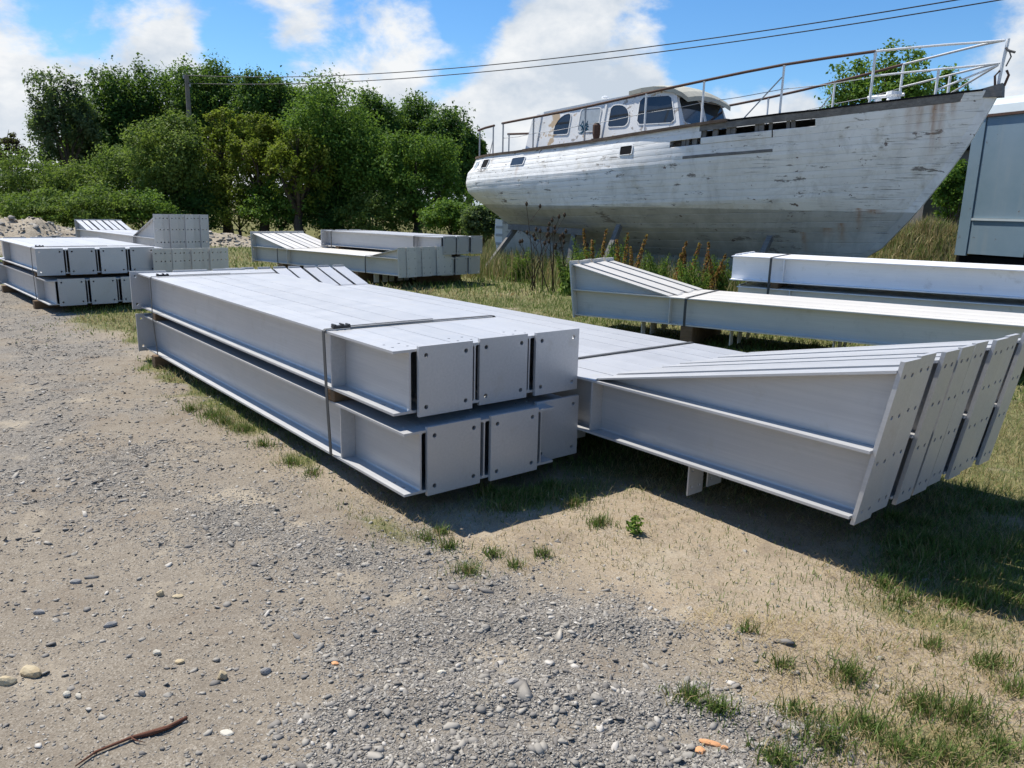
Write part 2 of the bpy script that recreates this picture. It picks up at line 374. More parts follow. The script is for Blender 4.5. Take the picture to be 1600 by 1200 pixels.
M_LEAF_PALE = leaf_mat('pale_elder_leaf', (0.086, 0.137, 0.031), (0.144, 0.209, 0.043), (0.238, 0.302, 0.086))
M_LEAF_YEL = leaf_mat('yellow_green_leaf', (0.103, 0.146, 0.021), (0.180, 0.223, 0.029), (0.292, 0.309, 0.052))
M_LEAF_SILV = leaf_mat('grey_green_leaf', (0.060, 0.102, 0.042), (0.102, 0.150, 0.066), (0.168, 0.216, 0.108))
M_LEAF_COP = leaf_mat('bronze_leaf', (0.045, 0.03, 0.024), (0.075, 0.05, 0.038), (0.10, 0.075, 0.05))
M_LEAF_DRY = leaf_mat('dry_bank_stalk', (0.16, 0.13, 0.045), (0.27, 0.21, 0.08), (0.40, 0.33, 0.15))
M_LEAF_BRAM = leaf_mat('bramble_leaf', (0.072, 0.125, 0.029), (0.133, 0.205, 0.042), (0.232, 0.295, 0.090))
def grass_mat():
    k = Mat('grass_blade'); r = k.attr('rnd'); d = k.attr('dry')
    g = k.ramp(r, [(0.0, (0.075, 0.125, 0.022)), (0.55, (0.135, 0.20, 0.042)), (1.0, (0.22, 0.27, 0.085))])
    s = k.ramp(r, [(0.0, (0.27, 0.20, 0.095)), (0.6, (0.40, 0.31, 0.155)), (1.0, (0.50, 0.41, 0.23))])
    c = k.mix(d, g, s); k.base(c).set(rough=0.55, spec=0.25)
    tr = k.N.new('ShaderNodeBsdfTranslucent'); k.L.new(c, tr.inputs[0])
    mx = k.N.new('ShaderNodeMixShader'); mx.inputs[0].default_value = 0.3
    k.L.new(k.b.outputs[0], mx.inputs[1]); k.L.new(tr.outputs[0], mx.inputs[2]); k.L.new(mx.outputs[0], k.out.inputs[0]); return k.m
M_GRASS = grass_mat()
def seed_mat(name, a, b):
    k = Mat(name); r = k.attr('rnd'); k.base(k.mix(r, a, b)).set(rough=0.85, spec=0.15); return k.m
M_DOCK = leaf_mat('rusty_dock_seed', (0.176, 0.068, 0.027), (0.297, 0.128, 0.047), (0.405, 0.230, 0.081))
M_TEASEL = seed_mat('brown_teasel', (0.06, 0.04, 0.025), (0.13, 0.09, 0.055))
M_WEED = leaf_mat('weed_leaf', (0.090, 0.150, 0.030), (0.150, 0.240, 0.045), (0.255, 0.345, 0.075))
def stone_mat():
    k = Mat('gravel_stone'); r = k.attr('rnd')
    c = k.ramp(r, [(0.0, (0.160, 0.147, 0.133)), (0.3, (0.241, 0.221, 0.195)), (0.65, (0.320, 0.295, 0.254)), (0.9, (0.416, 0.379, 0.320)), (1.0, (0.598, 0.555, 0.491))])
    n = k.noise(k.geo(), 60, 4); k.base(k.mix(k.math('MULTIPLY', n, 0.5), c, (0.20, 0.185, 0.16))).set(rough=0.9, spec=0.2); return k.m
M_STONE = stone_mat()
def rock_mat(name, a, b):
    k = Mat(name); n = k.noise(k.geo(), 22, 6, 0.65); k.base(k.mix(k.ramp(n, [(0.35, 0.0), (0.65, 1.0)]), a, b)).set(rough=0.95, spec=0.15); k.bump(n, 0.5, 0.006); return k.m
M_ROCKBUFF = rock_mat('buff_limestone', (0.36, 0.28, 0.17), (0.50, 0.42, 0.28))
M_ROCKGREY = rock_mat('grey_flint', (0.20, 0.19, 0.18), (0.36, 0.34, 0.31))
M_ROCKPALE = rock_mat('pale_chalk', (0.44, 0.40, 0.32), (0.58, 0.54, 0.45))
M_BRICK = rock_mat('orange_brick_crumb', (0.48, 0.22, 0.10), (0.62, 0.34, 0.17))
def ground_mat():
    """Compacted dusty track, grey chippings, dry earth and turf, laid out by where each lies on the site."""
    k = Mat('yard_ground'); p = k.geo(); ga = k.attr('grass'); gv = k.attr('gravel')
    n1 = k.noise(p, 0.9, 6, 0.6); n2 = k.noise(p, 4.5, 6, 0.65); n3 = k.noise(p, 28, 6, 0.7); n4 = k.noise(p, 140, 3, 0.6)
    dirt = k.mix(k.ramp(n2, [(0.32, 0.0), (0.68, 1.0)]), (0.171, 0.141, 0.107), (0.254, 0.216, 0.163))
    dirt = k.mix(k.ramp(n1, [(0.40, 0.0), (0.66, 0.7)]), dirt, (0.228, 0.197, 0.157))
    dirt = k.mix(k.ramp(n3, [(0.50, 0.0), (0.74, 0.75)]), dirt, (0.168, 0.142, 0.112))
    vc = k.voronoi(p, 95, 'Color'); vd = k.voronoi(p, 95, 'Distance'); vr = k.sepz(vc, 0)
    chips = k.ramp(vr, [(0.0, (0.156, 0.140, 0.122)), (0.4, (0.226, 0.207, 0.180)), (0.8, (0.296, 0.271, 0.233)), (1.0, (0.422, 0.386, 0.331))])
    chips = k.mix(k.ramp(vd, [(0.35, 0.0), (0.7, 0.75)]), chips, (0.12, 0.11, 0.095))
    dirt = k.mix(k.math('MULTIPLY', k.attr('soil'), k.ramp(n2, [(0.3, 0.55), (0.7, 0.95)])), dirt, k.mix(n1, (0.287, 0.213, 0.132), (0.488, 0.384, 0.250)))
    wc = k.voronoi(p, 210, 'Color'); sp = k.ramp(k.sepz(wc, 1), [(0.0, (0.088, 0.075, 0.058)), (0.35, (0.211, 0.176, 0.132)), (0.8, (0.290, 0.251, 0.198)), (1.0, (0.458, 0.414, 0.343))])
    dirt = k.mix(k.math('MULTIPLY', k.ramp(n3, [(0.35, 0.25), (0.6, 0.75)]), k.ramp(n2, [(0.35, 0.5), (0.6, 1.0)])), dirt, sp)
    n5 = k.noise(p, 9, 6, 0.7)
    gm = k.ramp(k.math('ADD', k.math('ADD', gv, k.math('MULTIPLY', k.math('SUBTRACT', n5, 0.5), 1.3)), k.math('MULTIPLY', k.math('SUBTRACT', n3, 0.5), 0.9)), [(0.22, 0.0), (0.70, 0.85)])
    c = k.mix(gm, dirt, chips)
    n6 = k.noise(p, 2.3, 6, 0.68, 0.6)
    c = k.mix(k.ramp(n6, [(0.54, 0.0), (0.66, 0.6)]), c, (0.175, 0.137, 0.099)); c = k.mix(k.ramp(n6, [(0.30, 0.7), (0.42, 0.0)]), c, (0.383, 0.326, 0.242))
    turf = k.mix(k.ramp(n2, [(0.35, 0.0), (0.65, 1.0)]), (0.085, 0.10, 0.028), (0.22, 0.19, 0.085))
    turf = k.mix(k.ramp(n3, [(0.35, 0.0), (0.7, 0.8)]), turf, (0.06, 0.085, 0.02))
    tm = k.ramp(k.math('ADD', ga, k.math('MULTIPLY', k.math('SUBTRACT', n2, 0.5), 0.5)), [(0.30, 0.0), (0.62, 0.92)])
    c = k.mix(tm, c, turf)
    c = k.mix(k.ramp(n4, [(0.60, 0.0), (0.72, 0.5)]), c, (0.47, 0.43, 0.36))
    k.base(c).set(rough=0.95, spec=0.12)
    h = k.math('ADD', k.math('MULTIPLY', n3, 0.6), k.math('ADD', k.math('MULTIPLY', n4, 0.25), k.math('MULTIPLY', k.math('MULTIPLY', vd, gm), -0.55)))
    k.bump(h, 0.75, 0.02); return k.m
M_GROUND = ground_mat()
M_MOUND = rock_mat('chalky_rubble_earth', (0.22, 0.18, 0.13), (0.40, 0.35, 0.27))

# ------------------------------------------------------------------ ground
EDGE = np.array([(-60, 75), (-22, 30.5), (-9.9, 14.8), (-7.5, 12.1), (-5.9, 10.2), (-4.2, 8.3), (-2.75, 6.1), (-1.62, 4.75), (-0.95, 3.95), (-0.35, 3.35), (0.16, 3.15), (0.55, 2.88), (0.71, 2.44), (0.79, 1.96), (0.85, -20)], float)
def edge_dist(x, y):
    """Signed distance to the line where track turns to turf; positive on the turf side."""
    best = np.full(x.shape, 1e9); sg = np.ones(x.shape)
    for (ax, ay), (bx, by) in zip(EDGE[:-1], EDGE[1:]):
        dx, dy = bx - ax, by - ay; t = np.clip(((x - ax) * dx + (y - ay) * dy) / (dx * dx + dy * dy), 0, 1)
        qx, qy = x - (ax + t * dx), y - (ay + t * dy); d = np.hypot(qx, qy); cr = dx * qy - dy * qx
        up = d < best; best = np.where(up, d, best); sg = np.where(up, np.where(cr > 0, 1.0, -1.0), sg)
    return best * sg
_PG = np.random.default_rng(5); _GR = _PG.random((256, 256))
def vnoise(x, y):
    xi = np.floor(x).astype(int); yi = np.floor(y).astype(int); fx = x - xi; fy = y - yi
    fx = fx * fx * (3 - 2 * fx); fy = fy * fy * (3 - 2 * fy)
    g = lambda a, b: _GR[a & 255, b & 255]
    return (g(xi, yi) * (1 - fx) + g(xi + 1, yi) * fx) * (1 - fy) + (g(xi, yi + 1) * (1 - fx) + g(xi + 1, yi + 1) * fx) * fy
def fbm(x, y, o=4):
    s = 0; a = 0.5; t = 0
    for i in range(o):
        s = s + a * vnoise(x * 2 ** i + 17.3 * i, y * 2 ** i + 9.1 * i); t += a; a *= 0.5
    return s / t
def sstep(a, b, v):
    t = np.clip((v - a) / (b - a), 0, 1); return t * t * (3 - 2 * t)
def lobe2(x, y, cx, cy, rx, ry, ang=0.0):
    c, s = math.cos(ang), math.sin(ang); dx, dy = x - cx, y - cy
    return np.exp(-(((dx * c + dy * s) / rx) ** 2 + ((-dx * s + dy * c) / ry) ** 2))
def height(x, y):
    z = 0.05 * (fbm(x * 0.35, y * 0.35) - 0.5) * sstep(1.0, 14.0, y + 0 * x)
    near = 1 - sstep(9, 16, np.hypot(x, y))
    z = z + near * (0.045 * (fbm(x * 2.2 + 40, y * 2.2, 5) - 0.5) + 0.016 * (fbm(x * 9 + 4, y * 9, 4) - 0.5))
    # tyre ridges swinging across the foreground
    r = np.hypot(x - 0.1, y + 0.6); z = z + 0.022 * np.exp(-((r - 3.35) / 0.09) ** 2) * sstep(-0.6, 0.3, x) * (1 - sstep(1.1, 1.7, x))
    z = z + 0.025 * np.exp(-((r - 2.86) / 0.10) ** 2) * sstep(-0.9, 0.0, x) * (1 - sstep(0.8, 1.5, x)) - 0.015 * np.exp(-((r - 3.1) / 0.14) ** 2) * sstep(-0.8, 0.0, x)
    z = z - 0.02 * np.exp(-((edge_dist(x, y) + 1.15) / 0.16) ** 2) * near - 0.018 * np.exp(-((edge_dist(x, y) + 2.6) / 0.2) ** 2) * near      # wheel ruts along the track
    z = z + 0.02 * np.exp(-((r - 2.58) / 0.07) ** 2) * sstep(-0.9, 0.0, x)
    # the site lies level, with a low bank where the trees stand
    z = z + 0.9 * sstep(30, 40, y + 0.15 * x) * (1 - sstep(60, 120, y))
    return z
def grass_amount(x, y):
    d = edge_dist(x, y); n = fbm(x * 0.9, y * 0.9, 4); n2 = fbm(x * 3.1 + 7, y * 3.1, 3)
    g = sstep(-0.12, 0.35, d + (n2 - 0.5) * 0.7) * sstep(0.30, 0.58, n * 0.6 + n2 * 0.4 + 0.10)
    front = (1 - sstep(4.1, 5.4, y + 0.3 * x))                       # bare, trodden earth before the stacks
    g = g * (1 - 0.80 * front)
    g = np.maximum(g, 0.95 * lobe2(x, y, 2.35, 3.45, 0.62, 0.75))
    g = np.maximum(g, 0.62 * lobe2(x, y, 1.75, 2.85, 0.45, 0.16, -0.5))
    g = np.maximum(g, 0.60 * lobe2(x, y, 1.35, 2.08, 0.42, 0.22))
    g = np.maximum(g, 0.9 * lobe2(x, y, 0.2, 4.15, 0.55, 0.22, 0.5))
    g = np.maximum(g, 0.55 * lobe2(x, y, -0.62, 3.62, 0.35, 0.12, -0.75))
    for cx, cy, r in ((-2.35, 6.0, 0.35), (-1.95, 5.35, 0.25), (-1.35, 4.65, 0.22), (-3.3, 7.3, 0.3), (-5.2, 9.9, 0.9), (-4.4, 9.2, 0.6)):
        g = np.maximum(g, 0.75 * lobe2(x, y, cx, cy, r, r * 0.6, -0.9))
    return np.clip(g, 0, 1)
def gravel_amount(x, y):
    d = edge_dist(x, y); n = fbm(x * 0.8 + 3, y * 0.8 + 11, 4)
    r_ = np.hypot(x - 0.1, y + 0.6); arc = sstep(-0.9, 0.0, x) * (1 - sstep(0.9, 1.6, x))
    g = 0.56 * np.exp(-((d + 0.75) / 0.65) ** 2) + 1.25 * (n - 0.50) + 1.1 * (fbm(x * 2.1 + 20, y * 2.1, 4) - 0.5)
    g = g + 0.9 * (fbm(x * 6.5 + 2, y * 6.5, 4) - 0.5) + arc * (0.55 * np.exp(-((r_ - 2.86) / 0.09) ** 2) + 0.45 * np.exp(-((r_ - 3.35) / 0.07) ** 2) + 0.4 * np.exp(-((r_ - 2.58) / 0.08) ** 2) - 0.45 * np.exp(-((r_ - 3.1) / 0.13) ** 2) - 0.35 * np.exp(-((r_ - 2.72) / 0.06) ** 2))
    g = g + 0.12 * lobe2(x, y, 0.05, 2.05, 0.9, 0.35) + 0.35 * lobe2(x, y, -0.1, 2.9, 0.7, 0.25, -0.2) - 0.75 * lobe2(x, y, -1.5, 2.5, 0.75, 0.7) - 0.5 * lobe2(x, y, 0.9, 3.0, 0.5, 0.35)
    g = g * (1 - sstep(0.1, 0.5, d)) + 0.35 * sstep(9, 13, y) * (1 - sstep(-0.4, 0.2, d))
    return np.clip(g, 0, 1)
def axis(parts):
    out = [parts[0][0]]
    for a, b, st in parts:
        n = max(1, int(round((b - a) / st))); out += list(np.linspace(a, b, n + 1)[1:])
    return np.array(out)
def build_ground():
    xs = axis([(-700, -120, 60), (-120, -40, 8), (-40, -12, 1.0), (-12, -5, 0.22), (-5, -2.2, 0.07), (-2.2, 2.8, 0.024), (2.8, 7, 0.12), (7, 30, 0.8), (30, 120, 8), (120, 700, 60)])
    ys = axis([(-60, -2, 6), (-2, 1.5, 0.2), (1.5, 4.4, 0.022), (4.4, 7, 0.06), (7, 14, 0.16), (14, 30, 0.5), (30, 60, 1.5), (60, 160, 10), (160, 1500, 80)])
    X, Y = np.meshgrid(xs, ys, indexing='ij'); Z = height(X, Y)
    nx, ny = len(xs), len(ys); I = np.arange(nx * ny).reshape(nx, ny)
    F = np.stack([I[:-1, :-1], I[1:, :-1], I[1:, 1:], I[:-1, 1:]], -1).reshape(-1, 4)
    V = np.stack([X, Y, Z], -1).reshape(-1, 3)
    me = np_mesh('ground', V, F, M_GROUND, smooth=True)
    for nm, fn in (('grass', grass_amount), ('gravel', gravel_amount), ('soil', lambda a, b: sstep(-0.15, 0.45, edge_dist(a, b) + 0.5 * (fbm(a * 1.3 + 8, b * 1.3, 4) - 0.5)))):
        a = me.attributes.new(nm, 'FLOAT', 'POINT'); a.data.foreach_set('value', fn(X, Y).astype(np.float32).ravel())
    o = mesh_obj('ground', me); tag(o, kind='structure'); return o
build_ground()

# ------------------------------------------------------------------ steelwork
ORD = ['first', 'second', 'third', 'fourth', 'fifth', 'sixth', 'seventh', 'eighth', 'ninth']
TW, TF = 0.009, 0.0135
_cache = {}
def cached(key, fn):
    if key not in _cache: _cache[key] = fn()
    return _cache[key]
def flange_mesh(L, b, x0, z0, holes, mat, key):
    def f():
        return MB().plate(L, b, TF, holes, lambda x, y, d: (x0 + x, y - b / 2, z0 + d)).mesh('flange', mat, weld=True)
    return cached(('flange', key), f)
def web_poly(h):
    r = 0.011; p = []
    for zc, sg in ((TF, 1), (h - TF, -1)):
        for k in range(4):
            a = k / 3 * PI / 2; p.append((TW / 2 + r - r * math.sin(a), zc + sg * (r - r * math.cos(a))))
    lower, upper = p[:4], p[4:]
    right = lower + upper[::-1]
    return right + [(-y, z) for y, z in right[::-1]]
def web_mesh(x0f, x1f, h, mat, key):
    def f():
        return MB().prism(web_poly(h), lambda p: (x0f(p[1]), p[0], p[1]), lambda p: (x1f(p[1]), p[0], p[1])).mesh('web', mat, weld=True)
    return cached(('web', key), f)
def stiff_mesh(x, h, b, mat, key):
    def f():
        out = []
        for sg in (-1, 1):
            y0, y1 = sorted((sg * (TW / 2 + 0.0005), sg * (b / 2 - 0.006)))
            out.append(MB().box(x, x + 0.011, y0, y1, TF + 0.0005, h - TF - 0.0005).mesh('stiffener', mat))
        return out
    return cached(('stiff', key), f)

def place_beam(name, parts, loc, rz, label, cat, group):
    e = empty(name, loc, rz); tag(e, label, cat, group)
    for nm, me, subs in parts:
        p = link(bpy.data.objects.new(nm, me), e)
        for sn, sm in subs: link(bpy.data.objects.new(sn, sm), p)
    return e

def column_parts(L, h, b, mat, pw=0.345, tag_=''):
    key = (L, h, b, mat.name, pw)
    hol = [(x, b / 2 + s * 0.045, 0.0085) for x in (0.10, 0.19) for s in (-1, 1)]
    fl = lambda z: flange_mesh(L, b, -L, z, hol, mat, key + (z,))
    plate = cached(('cplate',) + key, lambda: MB().plate(pw, h + 0.036, 0.020, [(x, z, 0.0125) for x in (0.045, pw - 0.045) for z in (0.05, h - 0.014)],
                   lambda x, y, d: (0.0005 + d, x - pw / 2, y - 0.018)).mesh('end_plate', mat, weld=True))
    st = stiff_mesh(-L + 0.72, h, b, mat, key)
    return [('web', web_mesh(lambda z: -L, lambda z: 0.0, h, mat, key), []), ('flange', fl(0.0), []), ('flange', fl(h - TF), []),
            ('end_plate', plate, []), ('stiffener', st[0], []), ('stiffener', st[1], [])]

def rafter_parts(L, h, b, mat, Lh=1.65, hp=0.71, sl=0.16, La=0.75, ha=0.19, pw=0.25, cleats=(0.93, 2.05, 3.2, 4.35, 5.5, 6.65)):
    key = ('raft', L, h, b, mat.name, Lh, hp, sl, La, ha, pw)
    def f():
        P = []
        P.append(('web', web_mesh(lambda z: -L + sl * z, lambda z: sl * z, h, mat, key), []))
        P.append(('flange', flange_mesh(L, b, -L, 0.0, [(x, b / 2 + s * 0.045, 0.009) for x in (L - 1.7, L - 2.6) for s in (-1, 1)], mat, key + (0,)), []))
        P.append(('flange', flange_mesh(L, b, -L + sl * h, h - TF, [], mat, key + (1,)), []))
        # eaves haunch: a tapered web and its sloping flange
        x1 = sl * hp; hw = MB().prism([(-Lh, h + 0.0005), (sl * h, h + 0.0005), (x1, hp - 0.014)], lambda p: (p[0], -TW / 2, p[1]), lambda p: (p[0], TW / 2, p[1])).mesh('haunch_web', mat, weld=True)
        dx, dz = x1 + Lh, hp - h; n = math.hypot(dx, dz); ux, uz = dx / n, dz / n
        hf = MB().prism([(-Lh, h + 0.0008), (-Lh - uz * 0.013 + 0.02, h + 0.0138), (x1, hp), (x1, hp - 0.0135)], lambda p: (p[0], -b / 2 + 0.016, p[1]), lambda p: (p[0], b / 2 - 0.016, p[1])).mesh('haunch_flange', mat, weld=True)
        P += [('haunch_web', hw, []), ('haunch_flange', hf, [])]
        H = hp + 0.07; N = math.hypot(1, sl)
        hz = [0.06, 0.30, 0.52, H - 0.07]
        ep = MB().plate(pw, H, 0.020, [(y, z, 0.011) for y in (0.042, pw - 0.042) for z in hz], lambda y, z, d: (sl * (z - 0.03) + 0.001 + d, y - pw / 2, z - 0.03)).mesh('end_plate', mat, weld=True)
        P.append(('end_plate', ep, []))
        # small apex haunch at the other end
        xa = -L + sl * (h + ha)
        aw = MB().prism([(-L + sl * h, h + 0.0005), (-L + La, h + 0.0005), (xa, h + ha - 0.014)], lambda p: (p[0], -TW / 2, p[1]), lambda p: (p[0], TW / 2, p[1])).mesh('haunch_web', mat, weld=True)
        af = MB().prism([(-L + La, h + 0.0008), (-L + La - 0.02, h + 0.0138), (xa, h + ha), (xa, h + ha - 0.0135)], lambda p: (p[0], -b / 2 + 0.016, p[1]), lambda p: (p[0], b / 2 - 0.016, p[1])).mesh('haunch_flange', mat, weld=True)
        Ha = h + ha + 0.05
        ap = MB().plate(pw, Ha, 0.018, [(y, z, 0.011) for y in (0.042, pw - 0.042) for z in (0.06, 0.17, 0.36, Ha - 0.06)], lambda y, z, d: (-L + sl * (z - 0.03) - 0.001 - d, y - pw / 2, z - 0.03)).mesh('end_plate', mat, weld=True)
        P += [('haunch_web', aw, []), ('haunch_flange', af, []), ('end_plate', ap, [])]
        s1 = stiff_mesh(-Lh - 0.02, h, b, mat, key); P += [('stiffener', s1[0], []), ('stiffener', s1[1], [])]
        for c in cleats:
            if c > L - 0.5: continue
            cm = MB().plate(0.13, 0.185, 0.009, [(y, z, 0.009) for y in (0.03, 0.10) for z in (0.045, 0.14)], lambda y, z, d: (-c + d, y - 0.065, z - 0.1855)).mesh('purlin_cleat', mat, weld=True)
            P.append(('purlin_cleat', cm, []))
        return P
    return cached(key, f)

class Stack:
    def __init__(s, x, y, yaw): s.o = Vector((x, y, 0)); s.yaw = yaw; s.ax = Vector((math.sin(yaw), -math.cos(yaw), 0)); s.tr = Vector((math.cos(yaw), math.sin(yaw), 0)); s.rz = yaw - PI / 2
    def p(s, a, t, z=0.0): return s.o + s.ax * a + s.tr * t + Vector((0, 0, z))
    def columns(s, n, L, h, b, z, mat, first_plated, label, group, s0=0.0, t0=0.0, jit=0.012, shift=None):
        parts = column_parts(L, h, b, mat)
        for i in range(n):
            plated = (i % 2 == 0) == first_plated
            ds = s0 + R.uniform(-jit, jit) + (shift or {}).get(i, 0.0); t = t0 + (i + 0.5) * (b + 0.0025)
            dz = R.uniform(0, 0.002)
            if plated: loc, rz = s.p(ds, t, z + dz), s.rz
            else: loc, rz = s.p(ds - L, t, z + dz), s.rz + PI
            place_beam('steel_girder', parts, loc, rz, label(i), 'girder', group)
    def rafters(s, n, L, h, b, z, mat, label, group, s0=0.0, t0=0.0, flip=False, stag=0.10, **kw):
        parts = rafter_parts(L, h, b, mat, **kw)
        for i in range(n):
            ds = s0 - (stag[i] if isinstance(stag, (list, tuple)) else (stag if i % 2 else 0.0)) + R.uniform(-0.004, 0.004); t = t0 + (i + 0.5) * (b + 0.003)
            dz = R.uniform(0, 0.002)
            if not flip: loc, rz = s.p(ds, t, z + dz), s.rz
            else: loc, rz = s.p(ds, t, z + dz), s.rz + PI
            place_beam('steel_rafter', parts, loc, rz, label(i), 'steel rafter', group)
    def bearer(s, a, t0, t1, z0, z1, label, w=0.10, group='timber bearers under the steel'):
        m = MB(); L = t1 - t0
        m.box(-w / 2, w / 2, 0, L, 0.0, z1 - z0)
        me = m.mesh('timber_bearer', M_TIMBER); o = mesh_obj('timber_bearer', me); 
        bm = bmesh.new(); bm.from_mesh(me); bmesh.ops.bevel(bm, geom=list(bm.edges), offset=0.006, segments=1, affect='EDGES'); bm.to_mesh(me); bm.free()
        o.location = s.p(a, t0, z0); o.rotation_euler = (0, 0, s.rz); tag(o, label, 'timber', group); return o
    def strap(s, a, t0, t1, z0, z1, label, lean=0.0, w=0.032, buckle=True, slack=0.0):
        """Webbing strap round the bundle; its two ends meet in a buckle on top."""
        e = empty('banding_strap', s.p(a, t0, z0), s.rz); tag(e, label, 'strap', 'straps round the steel bundles')
        th = 0.004; W = t1 - t0; Hh = z1 - z0
        path = [(lean, -0.006, 0.0), (lean * 0.6 + slack, -0.012 - slack, Hh * 0.5), (0, -0.006, Hh - 0.004), (0.004, 0.006, Hh + 0.004), (0.01, W * 0.5, Hh + 0.005), (0.02, W - 0.006, Hh + 0.004), (0.02, W + 0.006, Hh - 0.004), (0.02, W + 0.008, 0.0)]
        nrm = [(0, -1, 0), (0, -1, 0), (0, -1, 0.2), (0, -0.3, 1), (0, 0, 1), (0, 0.3, 1), (0, 1, 0.2), (0, 1, 0)]
        V = []; F = []
        for (x, y, z), nn in zip(path, nrm):
            nv = Vector(nn).normalized() * th
            for dx, q in ((-w / 2, 0), (w / 2, 0), (w / 2, 1), (-w / 2, 1)): V.append((x + dx, y + nv.y * q, z + nv.z * q))
        for i in range(len(path) - 1):
            for k in range(4): F.append((i * 4 + k, i * 4 + (k + 1) % 4, i * 4 + 4 + (k + 1) % 4, i * 4 + 4 + k))
        MB().add(V, F).build('webbing', M_STRAP, e)
        if buckle:
            m = MB(); m.box(-0.018, 0.018, 0.05, 0.16, Hh + 0.0095, Hh + 0.022)
            m.tube([(-0.024, 0.06, Hh + 0.026), (0.024, 0.06, Hh + 0.026)], 0.007); m.tube([(-0.024, 0.11, Hh + 0.028), (0.024, 0.11, Hh + 0.028)], 0.006); m.tube([(-0.024, 0.15, Hh + 0.024), (0.024, 0.15, Hh + 0.024)], 0.006)
            m.build('buckle', M_BUCKLE, e)
            MB().box(-0.030, -0.012, 0.17, W * 0.62, Hh + 0.0095, Hh + 0.0125).build('loose_tail', M_STRAP, e)
        return e

HB, BB = 0.342, 0.2025
# --- front stack of columns, two layers
A = Stack(-0.606, 3.8175, 0.6833)
lab = lambda layer: (lambda i: f'silver-grey steel girder, {ORD[i]} from left, {layer} layer of the large front stack')
A.columns(6, 5.05, HB, BB, 0.535, M_STEEL, False, lab('upper'), 'columns in the front stack', jit=0.02)
A.columns(6, 5.05, HB, BB, 0.120, M_STEEL, False, lab('lower'), 'columns in the front stack', s0=0.095, jit=0.012, shift={5: -0.10})
for a, nm in ((-0.74, 'near end'), (-4.55, 'far end')):
    A.bearer(a, 0.16 if a > -2 else -0.04, 1.24, 0.0, 0.1195, f'brown timber bearer on the ground under the front stack, {nm}', 0.11)
    A.bearer(a, 0.0, 1.22, 0.4625, 0.5345, f'brown timber spacer between the two layers of the front stack, {nm}', 0.09)
A.strap(-0.79, 0.0, 1.23, 0.13, 0.880, 'dark strap round the near end of the front stack', lean=0.05)
A.strap(-4.55, 0.0, 1.23, 0.13, 0.880, 'dark strap round the far end of the front stack', lean=0.05, w=0.022, slack=0.012)

# --- haunched rafters beside it
B = Stack(1.546, 3.258, 0.692)
B.rafters(8, 8.1, 0.338, BB, 0.257, M_STEEL, lambda i: f'silver-grey haunched rafter, {ORD[i]} from left in the bundle beside the front stack', 'rafters beside the front stack', stag=[0, 0.022, 0.0, 0.012, 0.026, 0.0, 0.02, 0.0], pw=0.155)
B.bearer(-2.55, 0.0, 1.62, 0.0, 0.2565, 'timber bearer under the front rafters near their haunches', 0.13)
B.bearer(-6.6, 0.0, 1.62, 0.0, 0.2565, 'timber bearer under the front rafters at their far end', 0.13)
B.strap(-2.20, 0.0, 1.64, 0.257, 0.597, 'dark strap across the front rafters behind their haunches', buckle=False)

# --- warm grey rafters on the right
C = Stack(1.895, 9.38, 1.03)
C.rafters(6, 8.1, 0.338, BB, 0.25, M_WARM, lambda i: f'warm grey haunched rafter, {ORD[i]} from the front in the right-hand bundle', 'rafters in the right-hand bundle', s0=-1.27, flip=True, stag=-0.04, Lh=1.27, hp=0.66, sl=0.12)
C.bearer(0.25, 0.0, 1.25, 0.0, 0.2495, 'timber bearer under the warm grey right-hand rafters', 0.15)
C.bearer(4.6, 0.0, 1.25, 0.0, 0.2495, 'timber bearer under the right-hand rafters, towards the camera', 0.15)
C.strap(0.22, 0.0, 1.23, 0.25, 0.59, 'dark strap round the warm grey right-hand rafters', buckle=False)

# --- pale columns behind them, two layers
D = Stack(3.085, 11.04, 1.047)
lab = lambda layer: (lambda i: f'pale grey steel girder, {ORD[i]} from the front, {layer} layer of the far right stack')
for layer, z, s0 in (('upper', 0.675, 0.0), ('lower', 0.25, 0.1)):
    pp = column_parts(6.2, HB, BB, M_PALE)
    for i in range(6):
        t = (i + 0.5) * (BB + 0.0025); bare_left = i % 2 == 0
        ds = s0 + R.uniform(-0.015, 0.015) + (0.0 if bare_left else 0.02)
        loc, rz = (D.p(ds + 6.2, t, z), D.rz) if bare_left else (D.p(ds, t, z), D.rz + PI)
        place_beam('steel_girder', pp, loc, rz, lab(layer)(i), 'girder', 'pale columns in the far right stack')
for a, nm in ((0.62, 'left end'), (5.2, 'right end')):
    D.bearer(a, 0.0, 1.22, 0.0, 0.2495, f'timber bearer under the far right pale stack, {nm}', 0.12)
    D.bearer(a, 0.0, 1.22, 0.5925, 0.6745, f'timber spacer between the layers of the far right pale stack, {nm}', 0.10)
D.strap(0.55, 0.0, 1.23, 0.25, 1.017, 'dark strap round the left end of the far right pale stack', buckle=False)

# --- two-layer stack of columns on the left
Estk = Stack(-6.62, 10.78, 0.735)
lab = lambda layer: (lambda i: f'silver-grey steel girder, {ORD[i]} from left, {layer} layer of the left-hand stack')
Estk.columns(8, 3.65, HB, BB, 0.545, M_STEEL, True, lab('upper'), 'columns in the left-hand stack', jit=0.01)
Estk.columns(8, 3.65, HB, BB, 0.125, M_STEEL, False, lab('lower'), 'columns in the left-hand stack', s0=0.16, t0=0.0, jit=0.01)
for a, nm in ((-0.55, 'near end'), (-3.05, 'far end')):
    Estk.bearer(a, -0.06, 1.66, 0.0, 0.1245, f'timber bearer on the ground under the left-hand stack, {nm}', 0.12)
    Estk.bearer(a, 0.0, 1.62, 0.4675, 0.5445, f'timber spacer between the layers of the left-hand stack, {nm}', 0.09)
Estk.strap(-0.60, 0.0, 1.64, 0.13, 0.890, 'dark strap round the left-hand stack of columns')

